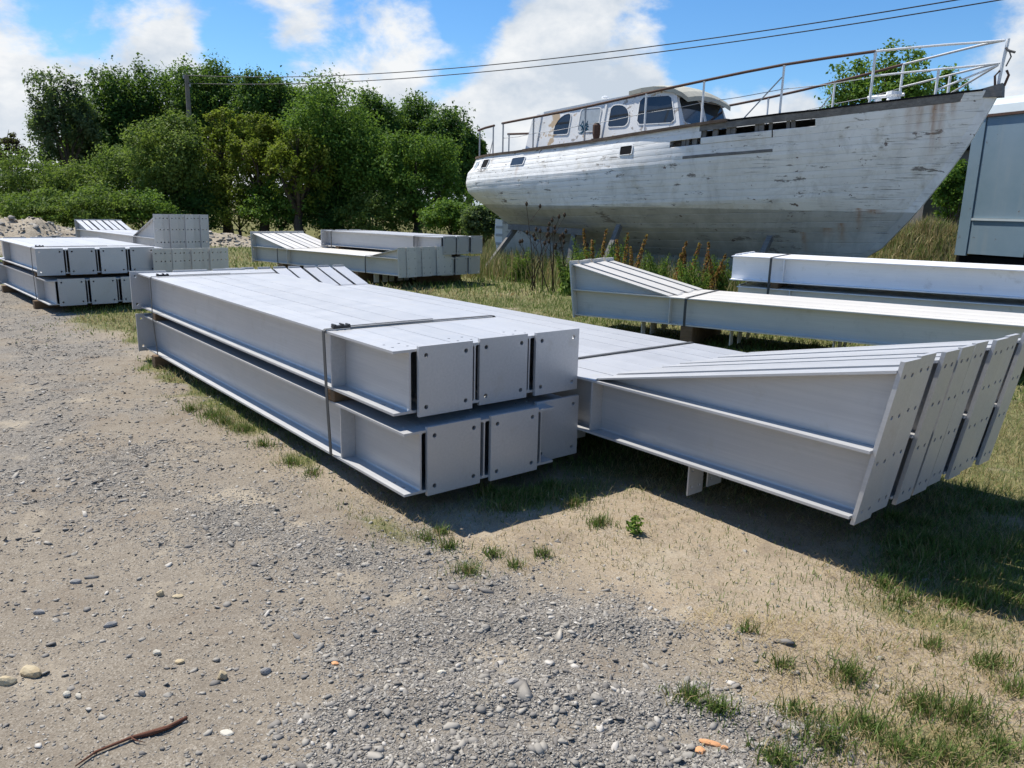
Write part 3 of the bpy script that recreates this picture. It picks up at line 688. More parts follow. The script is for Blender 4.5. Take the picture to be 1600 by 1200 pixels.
# --- rafters behind it: a lower bundle tinted olive for reflected grass and a silver one on top
G = Stack(-5.45, 11.72, 0.765)
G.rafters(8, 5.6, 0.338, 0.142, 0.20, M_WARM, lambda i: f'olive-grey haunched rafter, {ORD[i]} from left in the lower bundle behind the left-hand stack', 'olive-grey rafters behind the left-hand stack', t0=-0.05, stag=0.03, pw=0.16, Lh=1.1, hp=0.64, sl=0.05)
G.bearer(-1.9, -0.05, 1.12, 0.0, 0.1995, 'timber bearer under the olive-grey rafters', 0.14)
G.bearer(-4.9, -0.05, 1.12, 0.0, 0.1995, 'timber bearer under the far end of the olive-grey rafters', 0.14)
F = Stack(-6.38, 13.72, 0.765)
F.rafters(7, 4.85, 0.338, 0.134, 0.60, M_STEEL, lambda i: f'silver-grey haunched rafter, {ORD[i]} from left in the upper bundle behind the left-hand stack', 'silver rafters lying on the olive-grey ones', stag=0.03, pw=0.15, Lh=1.15, hp=0.72, sl=0.04, cleats=())
for a, nm in ((-2.2, 'nearer'), (-2.9, 'farther')):
    F.bearer(a, -0.9, 0.96, 0.5385, 0.5995, f'{nm} timber spacer under the silver rafters behind the left-hand stack', 0.10)
for a, t, nm in ((-0.9, 0.55, 'near'), (-4.2, 0.2, 'far')):
    F.bearer(a, t, 0.95, 0.0, 0.5995, f'{nm} tall timber block under the silver rafters behind the left-hand stack', 0.22)

# --- rafters and columns in the middle distance
Hs = Stack(-2.288, 15.12, 0.877)
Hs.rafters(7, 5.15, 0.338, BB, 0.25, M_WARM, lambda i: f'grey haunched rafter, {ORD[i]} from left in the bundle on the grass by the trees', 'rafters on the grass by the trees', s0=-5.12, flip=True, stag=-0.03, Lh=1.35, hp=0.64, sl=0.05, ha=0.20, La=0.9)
Hs.bearer(-1.3, 0.0, 1.44, 0.0, 0.2495, 'timber bearer under the right end of the rafters by the trees', 0.14)
Hs.bearer(-4.0, 0.0, 1.44, 0.0, 0.2495, 'timber bearer under the left end of the rafters by the trees', 0.14)
Hs.strap(-0.98, 0.0, 1.44, 0.25, 0.59, 'dark strap round the right end of the rafters by the trees', buckle=False)
Hs.strap(-4.1, 0.0, 1.44, 0.25, 0.59, 'dark strap round the left end of the rafters by the trees', buckle=False)
Ik = Stack(-1.66, 15.95, 0.86)
lab = lambda layer: (lambda i: f'silver-grey steel girder, {ORD[i]} from left, {layer} layer of the stack beside the boat\'s stern')
Ik.columns(6, 3.9, HB, BB, 0.65, M_STEEL, False, lab('upper'), 'columns beside the stern', s0=0.1)
Ik.columns(6, 3.9, HB, BB, 0.215, M_STEEL, False, lab('lower'), 'columns beside the stern', s0=0.05)
for a, nm in ((-0.5, 'near end'), (-3.3, 'far end')):
    Ik.bearer(a, 0.0, 1.22, 0.0, 0.2145, f'timber bearer under the stack beside the stern, {nm}', 0.12)
    Ik.bearer(a, 0.0, 1.22, 0.5575, 0.6495, f'timber spacer between layers of the stack beside the stern, {nm}', 0.10)
Ik.strap(-0.62, 0.0, 1.23, 0.215, 0.99, 'dark strap round the near end of the stack beside the stern', buckle=False)
Ik.strap(-3.5, 0.0, 1.23, 0.215, 0.99, 'dark strap round the far end of the stack beside the stern', buckle=False)

# ------------------------------------------------------------------ the old boat
BSX = 1.085
BA = Vector((0.731, -0.682, 0)).normalized(); BN = Vector((BA.y, -BA.x, 0)); BO = Vector((8.7, 13.6, 0)) - BA * 12.0 * BSX
boat = empty('wooden_boat', BO, math.atan2(BA.y, BA.x))
tag(boat, 'derelict white wooden motor yacht with peeling paint propped up in long grass', 'boat')
ZK = 0.45
_SU = [-0.4, 0.26, 2, 3.9, 5.65, 7.5, 9, 10.7, 11.46]; _SZ = [2.80, 2.83, 2.89, 3.01, 3.16, 3.33, 3.47, 3.69, 3.80]
def sheer(w): return float(np.interp(-0.3 + w * 11.75, _SU, _SZ))
_FZ = [0.45, 0.9, 1.69, 2.53, 2.91, 3.61, 3.86]; _FU = [9.1, 9.86, 10.43, 10.91, 11.09, 11.36, 11.44]
_AZ = [0.45, 0.77, 1.2, 1.66, 1.80, 1.95, 2.16, 2.45, 2.60, 2.85]; _AU = [2.6, 2.0, 0.7, 0.0, -0.22, -0.36, -0.44, -0.40, -0.22, -0.10]
_BT = [0, 0.06, 0.15, 0.3, 0.47, 0.75, 1.0]; _BV = [0.10, 0.2, 0.55, 1.15, 1.62, 1.78, 1.76]
def hull(w, t, side=-1, off=0.0):
    z = ZK + t * (sheer(w) - ZK)
    zf = ZK + t * (sheer(1.0) - ZK); za = ZK + t * (sheer(0.0) - ZK)
    ua = float(np.interp(za, _AZ, _AU)); uf = float(np.interp(zf, _FZ, _FU)); u = ua + w * (uf - ua)
    bm_ = float(np.interp(t, _BT, _BV))
    bm_ *= 1 - 0.17 * (1 - float(np.interp(w, [0.38, 0.75], [0, 1]))) * max(0.0, (t - 0.62) / 0.38) ** 1.6   # the after topsides tumble home
    if w > 0.42: s = (w - 0.42) / 0.58; f = 1 - s ** (1.55 + 0.75 * t)
    else:
        s = (0.42 - w) / 0.42; e = float(np.interp(t, [0.3, 0.65], [1.0, 0.48])); f = max(0.0, 1 - s ** (1.5 + 1.4 * t)) ** e
    return Vector((u, side * (bm_ * f + 0.02 + off), z))
def hull_n(w, t, side=-1):
    a = hull(min(w + 0.004, 1), t, side) - hull(max(w - 0.004, 0), t, side); b = hull(w, min(t + 0.01, 1), side) - hull(w, max(t - 0.01, 0), side)
    n = a.cross(b).normalized(); return n if n.y * side > 0 else -n
def w_of(u, t):
    lo, hi = 0.0, 1.0
    for _ in range(30):
        m = (lo + hi) / 2
        if hull(m, t).x < u: lo = m
        else: hi = m
    return lo
def strake(t0, t1, w0, w1, side, mat, n=None, jog=0.0):
    n = n or max(3, int(46 * (w1 - w0))); V = []; F = []; tm = (t0 + t1) / 2
    ua_ = None if w0 <= 0 else hull(w0, tm).x; ub_ = None if w1 >= 0.96 else hull(w1, tm).x   # butts are cut plumb
    span = {}
    for t in (t0, t1, tm):
        span[t] = (w0 if ua_ is None else w_of(ua_, t), w1 if ub_ is None else w_of(ub_, t))
    def wt(w, t):
        f = (w - w0) / (w1 - w0); k = min(1, max(0, (t - t0) / (t1 - t0))); a = span[t0][0] * (1 - k) + span[t1][0] * k; b = span[t0][1] * (1 - k) + span[t1][1] * k
        return a + (b - a) * f
    ws = [w0 + (w1 - w0) * i / n for i in range(n + 1)]
    if w0 == 0.0: ws = sorted(set(ws + [0.004, 0.012, 0.03]))
    gap = 0.05 * (t1 - t0)
    for w in ws:
        for t, d in ((t0 + gap * 0.05, -0.006), (t0 + gap, 0.0), ((t0 + t1) / 2, 0.002), (t1 - gap, 0.0), (t1 - gap * 0.05, -0.006), ((t0 + t1) / 2, -0.03)):
            wob = 0.006 * mnoise.noise(Vector((w * 30, t0 * 40, side * 3))) + jog
            wq = wt(w, t); V.append(hull(wq, t, side) + hull_n(max(0.01, min(wq, 0.995)), min(max(t, 0.02), 0.98), side) * (d + wob))
    for i in range(len(ws) - 1):
        for k in range(6): F.append((i * 6 + k, i * 6 + (k + 1) % 6, i * 6 + 6 + (k + 1) % 6, i * 6 + 6 + k))
    e = (len(ws) - 1) * 6; F += [(5, 4, 3, 2, 1, 0), tuple(range(e, e + 6))]
    return MB().add(V, F).build('plank', mat, boat, smooth=False, weld=True)
TE = list(np.linspace(0, 0.46, 8)) + list(np.linspace(0.46, 1.0, 13)[1:])
NT = len(TE) - 1
for side in (-1, 1):
    for i in range(NT):
        t0, t1 = TE[i], TE[i + 1]
        if side == -1 and i == NT - 1:
            ws = w_of(6.95, t0); strake(t0, t1, 0.0, ws, side, M_HULL); tag(strake(t0, t1, ws, 0.965, side, M_OLDWOOD, jog=0.006), 'bare grey top plank at the bow')
            strake(t0, t1, 0.965, 1.0, side, M_HULL)
        elif side == -1 and i == NT - 2:
            strake(t0, t1, 0.0, w_of(6.98, t0), side, M_HULL); strake(t0, t1, w_of(8.95, t0), 1.0, side, M_HULL)
        elif side == -1 and i == NT - 3:
            strake(t0, t1, 0.0, w_of(6.35, t0), side, M_HULL); strake(t0, t1, w_of(6.98, t0), w_of(8.25, t0), side, M_HULL, jog=0.012); strake(t0, t1, w_of(8.27, t0), 1.0, side, M_HULL)
        else:
            strake(t0, t1, 0.0, 1.0, side, M_HULL)
# ribs showing where planks are gone
for u in (6.40, 6.66, 6.74, 6.88, 7.04, 7.27, 7.52, 7.60, 8.02, 8.10, 8.26, 8.55, 8.63):
    w = w_of(u, 0.94); m = MB(); V = []; wd = R.choice([0.03, 0.04, 0.05])
    for t in (0.84, 0.90, 0.965):
        w = w_of(u, t); p = hull(w, t); n = hull_n(w, t)
        for dx, dn in ((-wd, -0.035), (wd, -0.035), (wd, -0.10), (-wd, -0.10)): V.append(p + Vector((dx, 0, 0)) + n * dn)
    F = [(0, 1, 2, 3), (11, 10, 9, 8)] + [(i * 4 + k, i * 4 + 4 + k, i * 4 + 4 + (k + 1) % 4, i * 4 + (k + 1) % 4) for i in range(2) for k in range(4)]
    m.add(V, F).build('hull_rib', M_OLDWOOD, boat, weld=True)
# deck, stem, keel, rudder
m = MB(); V = []; F = []; n = 40
for i in range(n + 1):
    p = hull(i / n, 0.955); v = max(-p.y - 0.05, 0.0)
    for k in range(5): V.append((p.x, -v + 2 * v * k / 4, p.z + 0.05 * (1 - ((k - 2) / 2) ** 2)))
for i in range(n):
    for k in range(4): F.append((i * 5 + k, i * 5 + k + 1, i * 5 + 6 + k, i * 5 + 5 + k))
m.add(V, F).build('deck', M_OLDWOOD, boat)
m = MB(); V = []; F = []; ts = [i / 12 for i in range(13)]
for t in ts:
    p = hull(1.0, t); q = hull(0.985, t)
    V += [(p.x + 0.06, -0.035, p.z), (p.x + 0.06, 0.035, p.z), (p.x - 0.10, 0.075, p.z), (p.x - 0.10, -0.075, p.z)]
for i in range(12):
    for k in range(4): F.append((i * 4 + k, i * 4 + (k + 1) % 4, i * 4 + 4 + (k + 1) % 4, i * 4 + 4 + k))
F += [(3, 2, 1, 0), (48, 49, 50, 51)]
m.add(V, F).build('stem_post', M_HULL, boat, weld=True)
MB().prism([(1.9, 0.82), (2.2, 0.14), (8.6, 0.14), (9.3, 0.42), (9.3, 0.62), (8.0, 0.55), (2.8, 0.55)], lambda p: (p[0], -0.11, p[1]), lambda p: (p[0], 0.11, p[1])).build('keel', M_HULL, boat)
MB().prism([(0.34, 1.30), (0.60, 1.26), (0.66, 0.95), (0.60, 0.45), (0.40, 0.42), (0.32, 0.8)], lambda p: (p[0], -0.045, p[1]), lambda p: (p[0], 0.045, p[1])).build('rudder', M_RAIL, boat)
m = MB()
for z in (0.62, 0.86, 1.08): m.box(0.38, 0.66, -0.07, 0.07, z - 0.035, z + 0.035)
m.build('rudder_fitting', M_GALV, boat)
MB().prism([(0.62, 0.20), (0.62, 1.25), (1.3, 1.0), (2.2, 0.6), (2.3, 0.16)], lambda p: (p[0], -0.07, p[1]), lambda p: (p[0], 0.07, p[1])).build('skeg', M_HULL, boat)
# cap rail
def sweep(name, w0, w1, n, prof, mat, dz=0.0, t=1.0):
    V = []; F = []; k_ = len(prof)
    for i in range(n + 1):
        w = w0 + (w1 - w0) * i / n; p = hull(w, t)
        for a, b in prof: V.append((p.x, p.y - a, p.z + b + dz + 0.006 * mnoise.noise(Vector((w * 25, 1.3, 0)))))
    for i in range(n):
        for k in range(k_): F.append((i * k_ + k, i * k_ + (k + 1) % k_, i * k_ + k_ + (k + 1) % k_, i * k_ + k_ + k))
    F += [tuple(range(k_))[::-1], tuple(range(n * k_, n * k_ + k_))]
    return MB().add(V, F).build(name, mat, boat, weld=True)
rp = [(0.05, -0.012), (0.055, 0.03), (-0.10, 0.036), (-0.10, -0.012)]
sweep('cap_rail', 0.02, 0.22, 18, rp, M_RAILWOOD, 0.005)
sweep('cap_rail', 0.221, 0.66, 26, [(0.06, -0.02), (0.062, 0.035), (-0.10, 0.04), (-0.10, -0.02)], M_RAILWOOD, 0.008)
sweep('cap_rail', 0.662, 0.985, 24, [(0.02, -0.01), (0.022, 0.02), (-0.08, 0.022), (-0.08, -0.01)], M_DARK, 0.004)
sweep('rubbing_strake', 0.615, 0.755, 14, [(0.012, 0.0), (0.014, 0.05), (-0.02, 0.055), (-0.02, -0.005)], M_OLDWOOD, 0.0, 0.775)
MB().prism([(11.0, 0.0), (11.52, 0.0), (11.50, 0.22), (11.05, 0.10)], lambda p: (p[0], -0.10, 3.66 + p[1]), lambda p: (p[0], 0.10, 3.66 + p[1])).build('bow_fitting', M_OLDWOOD, boat)
m = MB(); m.tube([(11.40, -0.09, 3.85), (11.38, -0.10, 4.0), (11.44, -0.10, 4.08)], 0.018); m.tube([(11.50, 0.05, 3.85), (11.54, 0.05, 4.02), (11.50, 0.05, 4.1)], 0.02)
m.build('anchor_roller', M_RUSTRAIL, boat)
# cabin
VC = 1.12
CT = 0.24
def cy_(z): return -CT * (z - 3.3)                       # cabin sides lean inwards
def uz_prism(poly, y0, y1): return MB().prism(poly, lambda p: (p[0], y0 - cy_(p[1]), p[1]), lambda p: (p[0], y1 + cy_(p[1]), p[1]))
trunk = uz_prism([(2.28, 2.70), (2.36, 3.62), (2.50, 3.76), (5.12, 4.03), (5.12, 2.85)], -VC, VC).build('cabin_trunk', M_CABIN, boat)
house = uz_prism([(5.13, 2.85), (5.13, 4.06), (6.06, 4.09), (6.40, 3.05), (6.40, 2.9)], -VC - 0.012, VC + 0.012).build('wheelhouse', M_CABIN, boat)
def cambered(name, us, zs_, hw, mat, th, camber, parent=boat):
    V = []; F = []; ny = 8
    for lvl in (0, 1):
        for u, z, h in zip(us, zs_, hw):
            for k in range(ny + 1):
                y = -h + 2 * h * k / ny; V.append((u, y, z - camber * (y / h) ** 2 - (0 if lvl else th)))
    n = len(us); st = n * (ny + 1)
    for i in range(n - 1):
        for k in range(ny):
            a = i * (ny + 1) + k; F.append((a, a + ny + 1, a + ny + 2, a + 1)); F.append((st + a, st + a + 1, st + a + ny + 2, st + a + ny + 1))
        for k in (0, ny):
            a = i * (ny + 1) + k; F.append((a, st + a, st + a + ny + 1, a + ny + 1))
    for i in (0, n - 1):
        for k in range(ny):
            a = i * (ny + 1) + k; F.append((a, a + 1, st + a + 1, st + a))
    return MB().add(V, F).build(name, mat, parent, weld=True)
cambered('cabin_roof', [2.42, 2.7, 3.5, 4.3, 5.05], [3.84, 3.89, 3.97, 4.05, 4.12], [0.9, 1.02, 1.02, 1.01, 1.0], M_RAIL, 0.045, 0.09)
cambered('wheelhouse_roof', [4.98, 5.3, 5.6, 5.85, 6.05, 6.22, 6.34], [4.20, 4.24, 4.25, 4.23, 4.18, 4.10, 4.00], [1.0, 1.04, 1.05, 1.04, 1.02, 0.98, 0.93], M_VISOR, 0.09, 0.10)
def window(poly, yface, parent, name='window', pane=M_GLASS, ring=0.024, T=None):
    """Framed pane standing on a wall; poly in wall coordinates."""
    T = T or (lambda a, b, d: (a, yface - d, b))
    cx = sum(p[0] for p in poly) / len(poly); cy = sum(p[1] for p in poly) / len(poly); n = len(poly)
    outp = []
    for a, b in poly:
        d = math.hypot(a - cx, b - cy); k = (d + ring) / d; outp.append((cx + (a - cx) * k, cy + (b - cy) * k))
    V = [T(a, b, 0.014) for a, b in poly] + [T(a, b, 0.014) for a, b in outp] + [T(a, b, 0.0) for a, b in outp] + [T(a, b, 0.004) for a, b in poly]
    F = []
    for i in range(n):
        j = (i + 1) % n; F += [(i, j, n + j, n + i), (n + i, n + j, 2 * n + j, 2 * n + i), (3 * n + i, 3 * n + j, j, i)]
    f = MB().add(V, F).build(name, M_CABIN, parent, weld=True)
    MB().add([T(a, b, 0.007) for a, b in poly], [tuple(range(n))]).build('pane', pane, f)
    return f
def rounded(x0, x1, z0, z1, r, seg=4, rr=None):
    rr = rr or (r, r, r, r); out = []
    for (cx, cz, a0), r_ in zip(((x1 - rr[0], z0 + rr[0], -90), (x1 - rr[1], z1 - rr[1], 0), (x0 + rr[2], z1 - rr[2], 90), (x0 + rr[3], z0 + rr[3], 180)), rr):
        for k in range(seg + 1):
            a = math.radians(a0 + 90 * k / seg); out.append((cx + r_ * math.cos(a), cz + r_ * math.sin(a)))
    return out
for yf, flip in ((-VC, 1), (VC, -1)):
    TT = lambda a, b, d, yf=yf, flip=flip: (a, yf - (d + cy_(b)) * flip, b + d * CT)
    window(rounded(3.08, 3.50, 3.27, 3.72, 0.05, 5, (0.05, 0.08, 0.36, 0.05)), 0, boat, T=TT)
    window(rounded(3.77, 4.30, 3.31, 3.80, 0.07), 0, boat, pane=M_CURTAIN if flip == 1 else M_GLASS, T=TT)
    window(rounded(4.56, 5.05, 3.38, 3.83, 0.05, 5, (0.10, 0.30, 0.10, 0.06)), 0, boat, T=TT)
    TT2 = lambda a, b, d, yf=yf, flip=flip: (a, yf - (0.012 + d + cy_(b)) * flip, b + d * CT)
    window([(5.36, 3.40), (6.10, 3.40), (6.16, 3.46), (6.00, 3.90), (5.92, 3.95), (5.34, 3.95), (5.27, 3.88), (5.29, 3.47)], 0, boat, T=TT2)
fn = Vector((1.04, 0, 0.34)).normalized(); fu = Vector((-0.34, 0, 1.04)).normalized(); fo = Vector((6.40, 0, 3.05))
for y0, y1 in ((-0.93, -0.06), (0.06, 0.93)):
    window(rounded(y0, y1, 0.38, 0.92, 0.09), 0, boat, T=lambda a, b, d: tuple(fo + fu * b + Vector((0, a, 0)) + fn * d))
for u in (2.62, 4.42):
    zt_ = 3.74 + (u - 2.6) * 0.09; MB().add([(u + a, -VC - cy_(z) - d, z) for z in (2.85, zt_) for a, d in ((-0.025, 0), (0.025, 0), (0.025, 0.02), (-0.025, 0.02))], [(0, 1, 2, 3), (7, 6, 5, 4), (0, 4, 5, 1), (1, 5, 6, 2), (2, 6, 7, 3), (3, 7, 4, 0)]).build('cabin_batten', M_CABIN, boat)
m = MB(); m.tube([(3.9, -0.3, 4.0), (3.9, -0.3, 4.10)], 0.05, 10); m.tube([(3.9, -0.3, 4.10), (3.9, -0.3, 4.13), (3.9, -0.3, 4.15)], [0.09, 0.085, 0.03], 10); m.build('roof_vent', M_RAIL, boat)
m = MB(); m.box(4.36, 4.52, -1.42, -1.28, 2.98, 3.12); m.tube([(4.44, -1.35, 3.1), (4.44, -1.35, 3.22), (4.44, -1.35, 3.40), (4.44, -1.35, 3.46)], [0.06, 0.085, 0.085, 0.03], 8); m.build('vent_cowl', M_RUSTRAIL, boat)
# ports in the topsides
def port(u, zc, du, dz, pane):
    t = (zc - ZK) / (sheer(w_of(u, 0.8)) - ZK); w = w_of(u, t); p = hull(w, t); n = hull_n(w, t); tx = (hull(w + 0.004, t) - hull(w - 0.004, t)).normalized(); tz = n.cross(tx); tz = tz if tz.z > 0 else -tz
    window(rounded(-du, du, -dz, dz, 0.03, 3), 0, boat, name='port_window', pane=pane, ring=0.02, T=lambda a, b, d: tuple(p + tx * a + tz * b + n * (0.004 + d)))
port(0.52, 2.64, 0.09, 0.09, M_CURTAIN); port(1.02, 2.66, 0.15, 0.11, M_DARK); port(2.35, 2.68, 0.22, 0.10, M_GLASS); port(5.42, 2.84, 0.14, 0.09, M_DARK)
# guard rails
def deck_edge(u, inset=0.10):
    w = w_of(u, 1.0); p = hull(w, 1.0); return Vector((u, min(p.y + inset, 0.0), p.z + 0.03))
RT = [(0.22, 3.52), (1.16, 3.56), (1.55, 3.59), (2.64, 3.65), (3.78, 3.75), (5.45, 3.93), (6.94, 4.11), (8.37, 4.30), (9.73, 4.46), (10.56, 4.53), (11.40, 4.58)]
rz_ = lambda u: float(np.interp(u, [a for a, _ in RT], [b for _, b in RT]))
for side in (1, -1):
    def sp(u, z=None, f=1.0):
        d = deck_edge(u); z0 = d.z; zt = rz_(u); return Vector((d.x, d.y * side, z0 + (zt - z0) * f))
    for u in (0.22, 1.12): MB().tube([sp(u, f=0), sp(u, f=1)], 0.019).build('stanchion', M_GALV, boat)
    MB().tube([sp(0.22) + Vector((-0.06, 0, 0)), sp(0.7), sp(1.16)], 0.028).build('hand_rail', M_RUSTRAIL, boat)
    MB().tube([sp(0.95, f=0), sp(1.12, f=0.55)], 0.010).build('rail_brace', M_GALV, boat)
    for u in (1.55, 2.64, 4.15, 5.7, 6.94, 8.37): MB().tube([sp(u, f=0), sp(u, f=0.94), sp(u, f=0.985)], [0.020, 0.020, 0.028]).build('stanchion', M_RAIL if u > 5 else M_GALV, boat)
    MB().tube([sp(u) for u in (1.50, 2.2, 3.0, 3.8, 4.6, 5.45, 6.2, 6.94, 7.7, 8.37, 9.1, 9.73)], 0.026).build('hand_rail', M_RUSTRAIL, boat)
    MB().tube([sp(u, f=0.5) + Vector((0, 0, -0.02 * (k % 2))) for k, u in enumerate((1.55, 2.1, 2.64, 3.4, 4.15, 4.9, 5.7, 6.3, 6.94, 7.6, 8.37, 9.1, 9.73))], 0.007, 4).build('guard_wire', M_GALV, boat)
    MB().tube([sp(7.75, f=0), sp(8.35, f=0.75)], 0.012).build('rail_brace', M_GALV, boat)
    MB().tube([sp(9.73, f=0), sp(9.73, f=1)], 0.023, 8).build('pulpit_leg', M_RAIL, boat)
    MB().tube([sp(10.62, f=0), sp(10.62, f=0.5)], 0.022, 8).build('pulpit_leg', M_RAIL, boat)
    MB().tube([sp(9.73), sp(10.2), sp(10.7), sp(11.1), sp(11.42)], 0.021, 8).build('pulpit_rail', M_RAIL if side == 1 else M_GALV, boat)
    MB().tube([sp(9.73, f=0.52), sp(10.2, f=0.52), sp(10.7, f=0.52), sp(11.1, f=0.52), sp(11.40, f=0.52)], 0.019, 8).build('pulpit_rail', M_RAIL if side == 1 else M_GALV, boat)
    MB().tube([sp(10.62, f=0.1), sp(11.38, f=0.48)], 0.017, 8).build('pulpit_rail', M_RAIL if side == 1 else M_GALV, boat)
MB().tube([(11.42, 0, 3.78), (11.44, 0, 4.2), (11.47, 0, 4.60)], 0.025, 8).build('pulpit_post', M_RAIL, boat)
m = MB(); m.tube([(11.46, -0.03, 4.45), (11.50, -0.05, 4.40), (11.60, -0.06, 4.36)], 0.02); m.tube([(11.50, -0.03, 4.42), (11.55, -0.04, 4.3), (11.50, -0.04, 4.15)], 0.012); m.build('rope_end', M_STRAP, boat)
m = MB(); m.box(9.55, 10.0, -0.28, 0.22, 3.56, 3.64); m.tube([(9.62, -0.02, 3.62), (9.62, -0.02, 3.82)], [0.07, 0.05], 8); m.tube([(9.88, -0.05, 3.62), (9.88, -0.05, 3.76), (9.88, -0.05, 3.80), (9.88, -0.05, 3.86)], [0.12, 0.10, 0.13, 0.12], 10); m.tube([(9.45, -0.05, 3.78), (10.05, -0.05, 3.80)], 0.03); m.build('windlass', M_RAIL, boat)
m = MB()
for k in range(9):
    p0 = sp(4.15, f=0.45); s_ = -1
    m.tube([Vector((4.13 + R.uniform(-0.1, 0.1), deck_edge(4.15).y + R.uniform(-0.03, 0.03), 3.42 + R.uniform(-0.05, 0.1))), Vector((4.13 + R.uniform(-0.12, 0.12), deck_edge(4.15).y, 3.38 + R.uniform(-0.1, 0.05))), Vector((4.13 + R.uniform(-0.12, 0.12), deck_edge(4.15).y, 3.28 + R.uniform(-0.08, 0.1)))], 0.012, 5)
m.build('rope_coil', M_ROPE, boat)

for o in [c for c in boat.children] + [g for c in boat.children for g in c.children]:
    n_ = len(o.data.vertices); co = np.empty(n_ * 3, np.float32); o.data.vertices.foreach_get('co', co); co = co.reshape(-1, 3)
    co[:, 2] = np.where(co[:, 2] > 1.6, 1.6 + (co[:, 2] - 1.6) * (1 + 0.072 * (1 - co[:, 0] / 11.5)), co[:, 2]); co[:, 0] = 12 - (12 - co[:, 0]) * 1.0; co[:, 0] *= BSX
    o.data.vertices.foreach_set('co', co.ravel()); o.data.update()
def bpos(u, v, z): return BO + BA * u * BSX + BN * v + Vector((0, 0, z))
def prop(p0, p1, w, label, name='timber_prop', mat=M_OLDWOOD, cat='timber'):
    d = Vector(p1) - Vector(p0); L = d.length; m = MB().box(-w / 2, w / 2, -w / 2, w / 2, 0, L)
    o = m.build(name, mat); o.location = p0; o.rotation_mode = 'QUATERNION'; o.rotation_quaternion = d.to_track_quat('Z', 'Y'); tag(o, label, cat, 'timber shoring the boat'); return o
prop(bpos(1.75, 2.0, 0), bpos(2.0, 1.05, 1.16), 0.11, 'leaning grey timber prop under the stern quarter of the boat')
prop(bpos(5.2, 2.2, 0), bpos(5.2, 1.42, 1.28), 0.11, 'leaning timber prop under the middle of the boat, behind tall weeds')
prop(bpos(8.2, 1.7, 0), bpos(8.2, 0.72, 1.15), 0.11, 'leaning timber prop under the bow of the boat')
prop(bpos(1.9, 1.22, 1.14), bpos(4.3, 1.45, 1.10), 0.14, 'grey horizontal cradle timber along the bilge of the boat', 'cradle_timber')
prop(bpos(4.2, 1.9, 0), bpos(4.0, 1.42, 1.06), 0.11, 'short timber prop carrying the end of the cradle timber')
for k, u in enumerate((2.8, 5.6, 8.3)):
    p = bpos(u, 0.45, 0.07); q = bpos(u, -0.45, 0.07); prop(p, q, 0.139, f'timber block under the keel {("aft", "amidships", "forward")[k]}', 'keel_block', M_TIMBER)

# ------------------------------------------------------------------ box truck by the bow
td = Vector((0.41, -0.912, 0)).normalized(); TO = Vector((9.05, 16.0, 0)); tn = Vector((td.y, -td.x, 0)) * -1
truck = empty('box_truck', TO, math.atan2(td.y, td.x)); tag(truck, 'faded blue old box truck standing beyond the boat\'s bow', 'truck')
TL, TWD, Z0, Z1 = 6.4, 2.35, 0.92, 3.55
MB().box(0.02, TL - 0.02, 0.03, TWD - 0.03, Z0 + 0.02, Z1 - 0.02).build('box_body', M_TRUCK, truck)
xs_ = [0.0, 0.26, 1.42, 2.58, 3.74, 4.9, 6.14, TL]
for i in range(len(xs_) - 1):
    a, b = xs_[i] + 0.008, xs_[i + 1] - 0.008
    if i in (0, len(xs_) - 2): MB().box(a, b, -0.02, 0.03, Z0 - 0.04, Z1).build('corner_post', M_TRUCK, truck)
    else:
        MB().box(a, b, 0.0, 0.03, 1.63, Z1).build('side_panel', M_TRUCK, truck)
        MB().box(a, b, -0.004, 0.03, Z0, 1.575).build('lower_panel', M_TRUCK, truck)
        MB().box(a, b, -0.03, 0.03, 1.58, 1.625).build('side_moulding', M_TRUCKROOF, truck)
        MB().box(b - 0.0, b + 0.016, -0.008, 0.03, Z0, Z1).build('panel_joint', M_DARK, truck)
m = MB(); m.box(-0.02, TL + 0.02, -0.045, TWD + 0.045, Z1, Z1 + 0.05); m.build('roof_gutter', M_RUSTRAIL, truck)
V = []; F = []
for i in range(2):
    x = -0.02 if i == 0 else TL + 0.02
    for k in range(13):
        a = PI * k / 12; V.append((x, TWD / 2 - (TWD / 2 + 0.03) * math.cos(a), Z1 + 0.05 + 0.42 * math.sin(a) ** 0.7))
for k in range(12): F.append((k, k + 1, 14 + k, 13 + k))
F += [tuple(range(13)), tuple(range(13, 26))[::-1]]
MB().add(V, F).build('roof_dome', M_TRUCKROOF, truck)
MB().box(0.1, TL - 0.1, 0.25, TWD - 0.25, 0.62, Z0 - 0.02).build('chassis', M_DARK, truck)
MB().box(0.0, TL, 0.06, 0.16, 0.70, Z0 - 0.045).build('side_skirt', M_DARK, truck)
for x in (1.5, 5.2):
    for y in (0.18, TWD - 0.46):
        wv = MB().tube([(x, y, 0.47), (x, y + 0.28, 0.47)], 0.47, 24).build('tyre', M_DARK, truck)
        MB().tube([(x, y - 0.01, 0.47), (x, y + 0.29, 0.47)], 0.25, 16).build('rim', M_GALV, wv)
MB().prism([(0, 0), (1.7, 0), (1.7, 1.9), (1.35, 2.05), (1.35, 2.5), (0, 2.5)], lambda p: (TL + 0.08 + p[0], 0.1, 0.62 + p[1] * 0.85), lambda p: (TL + 0.08 + p[0], TWD - 0.1, 0.62 + p[1] * 0.85)).build('cab', M_TRUCK, truck)

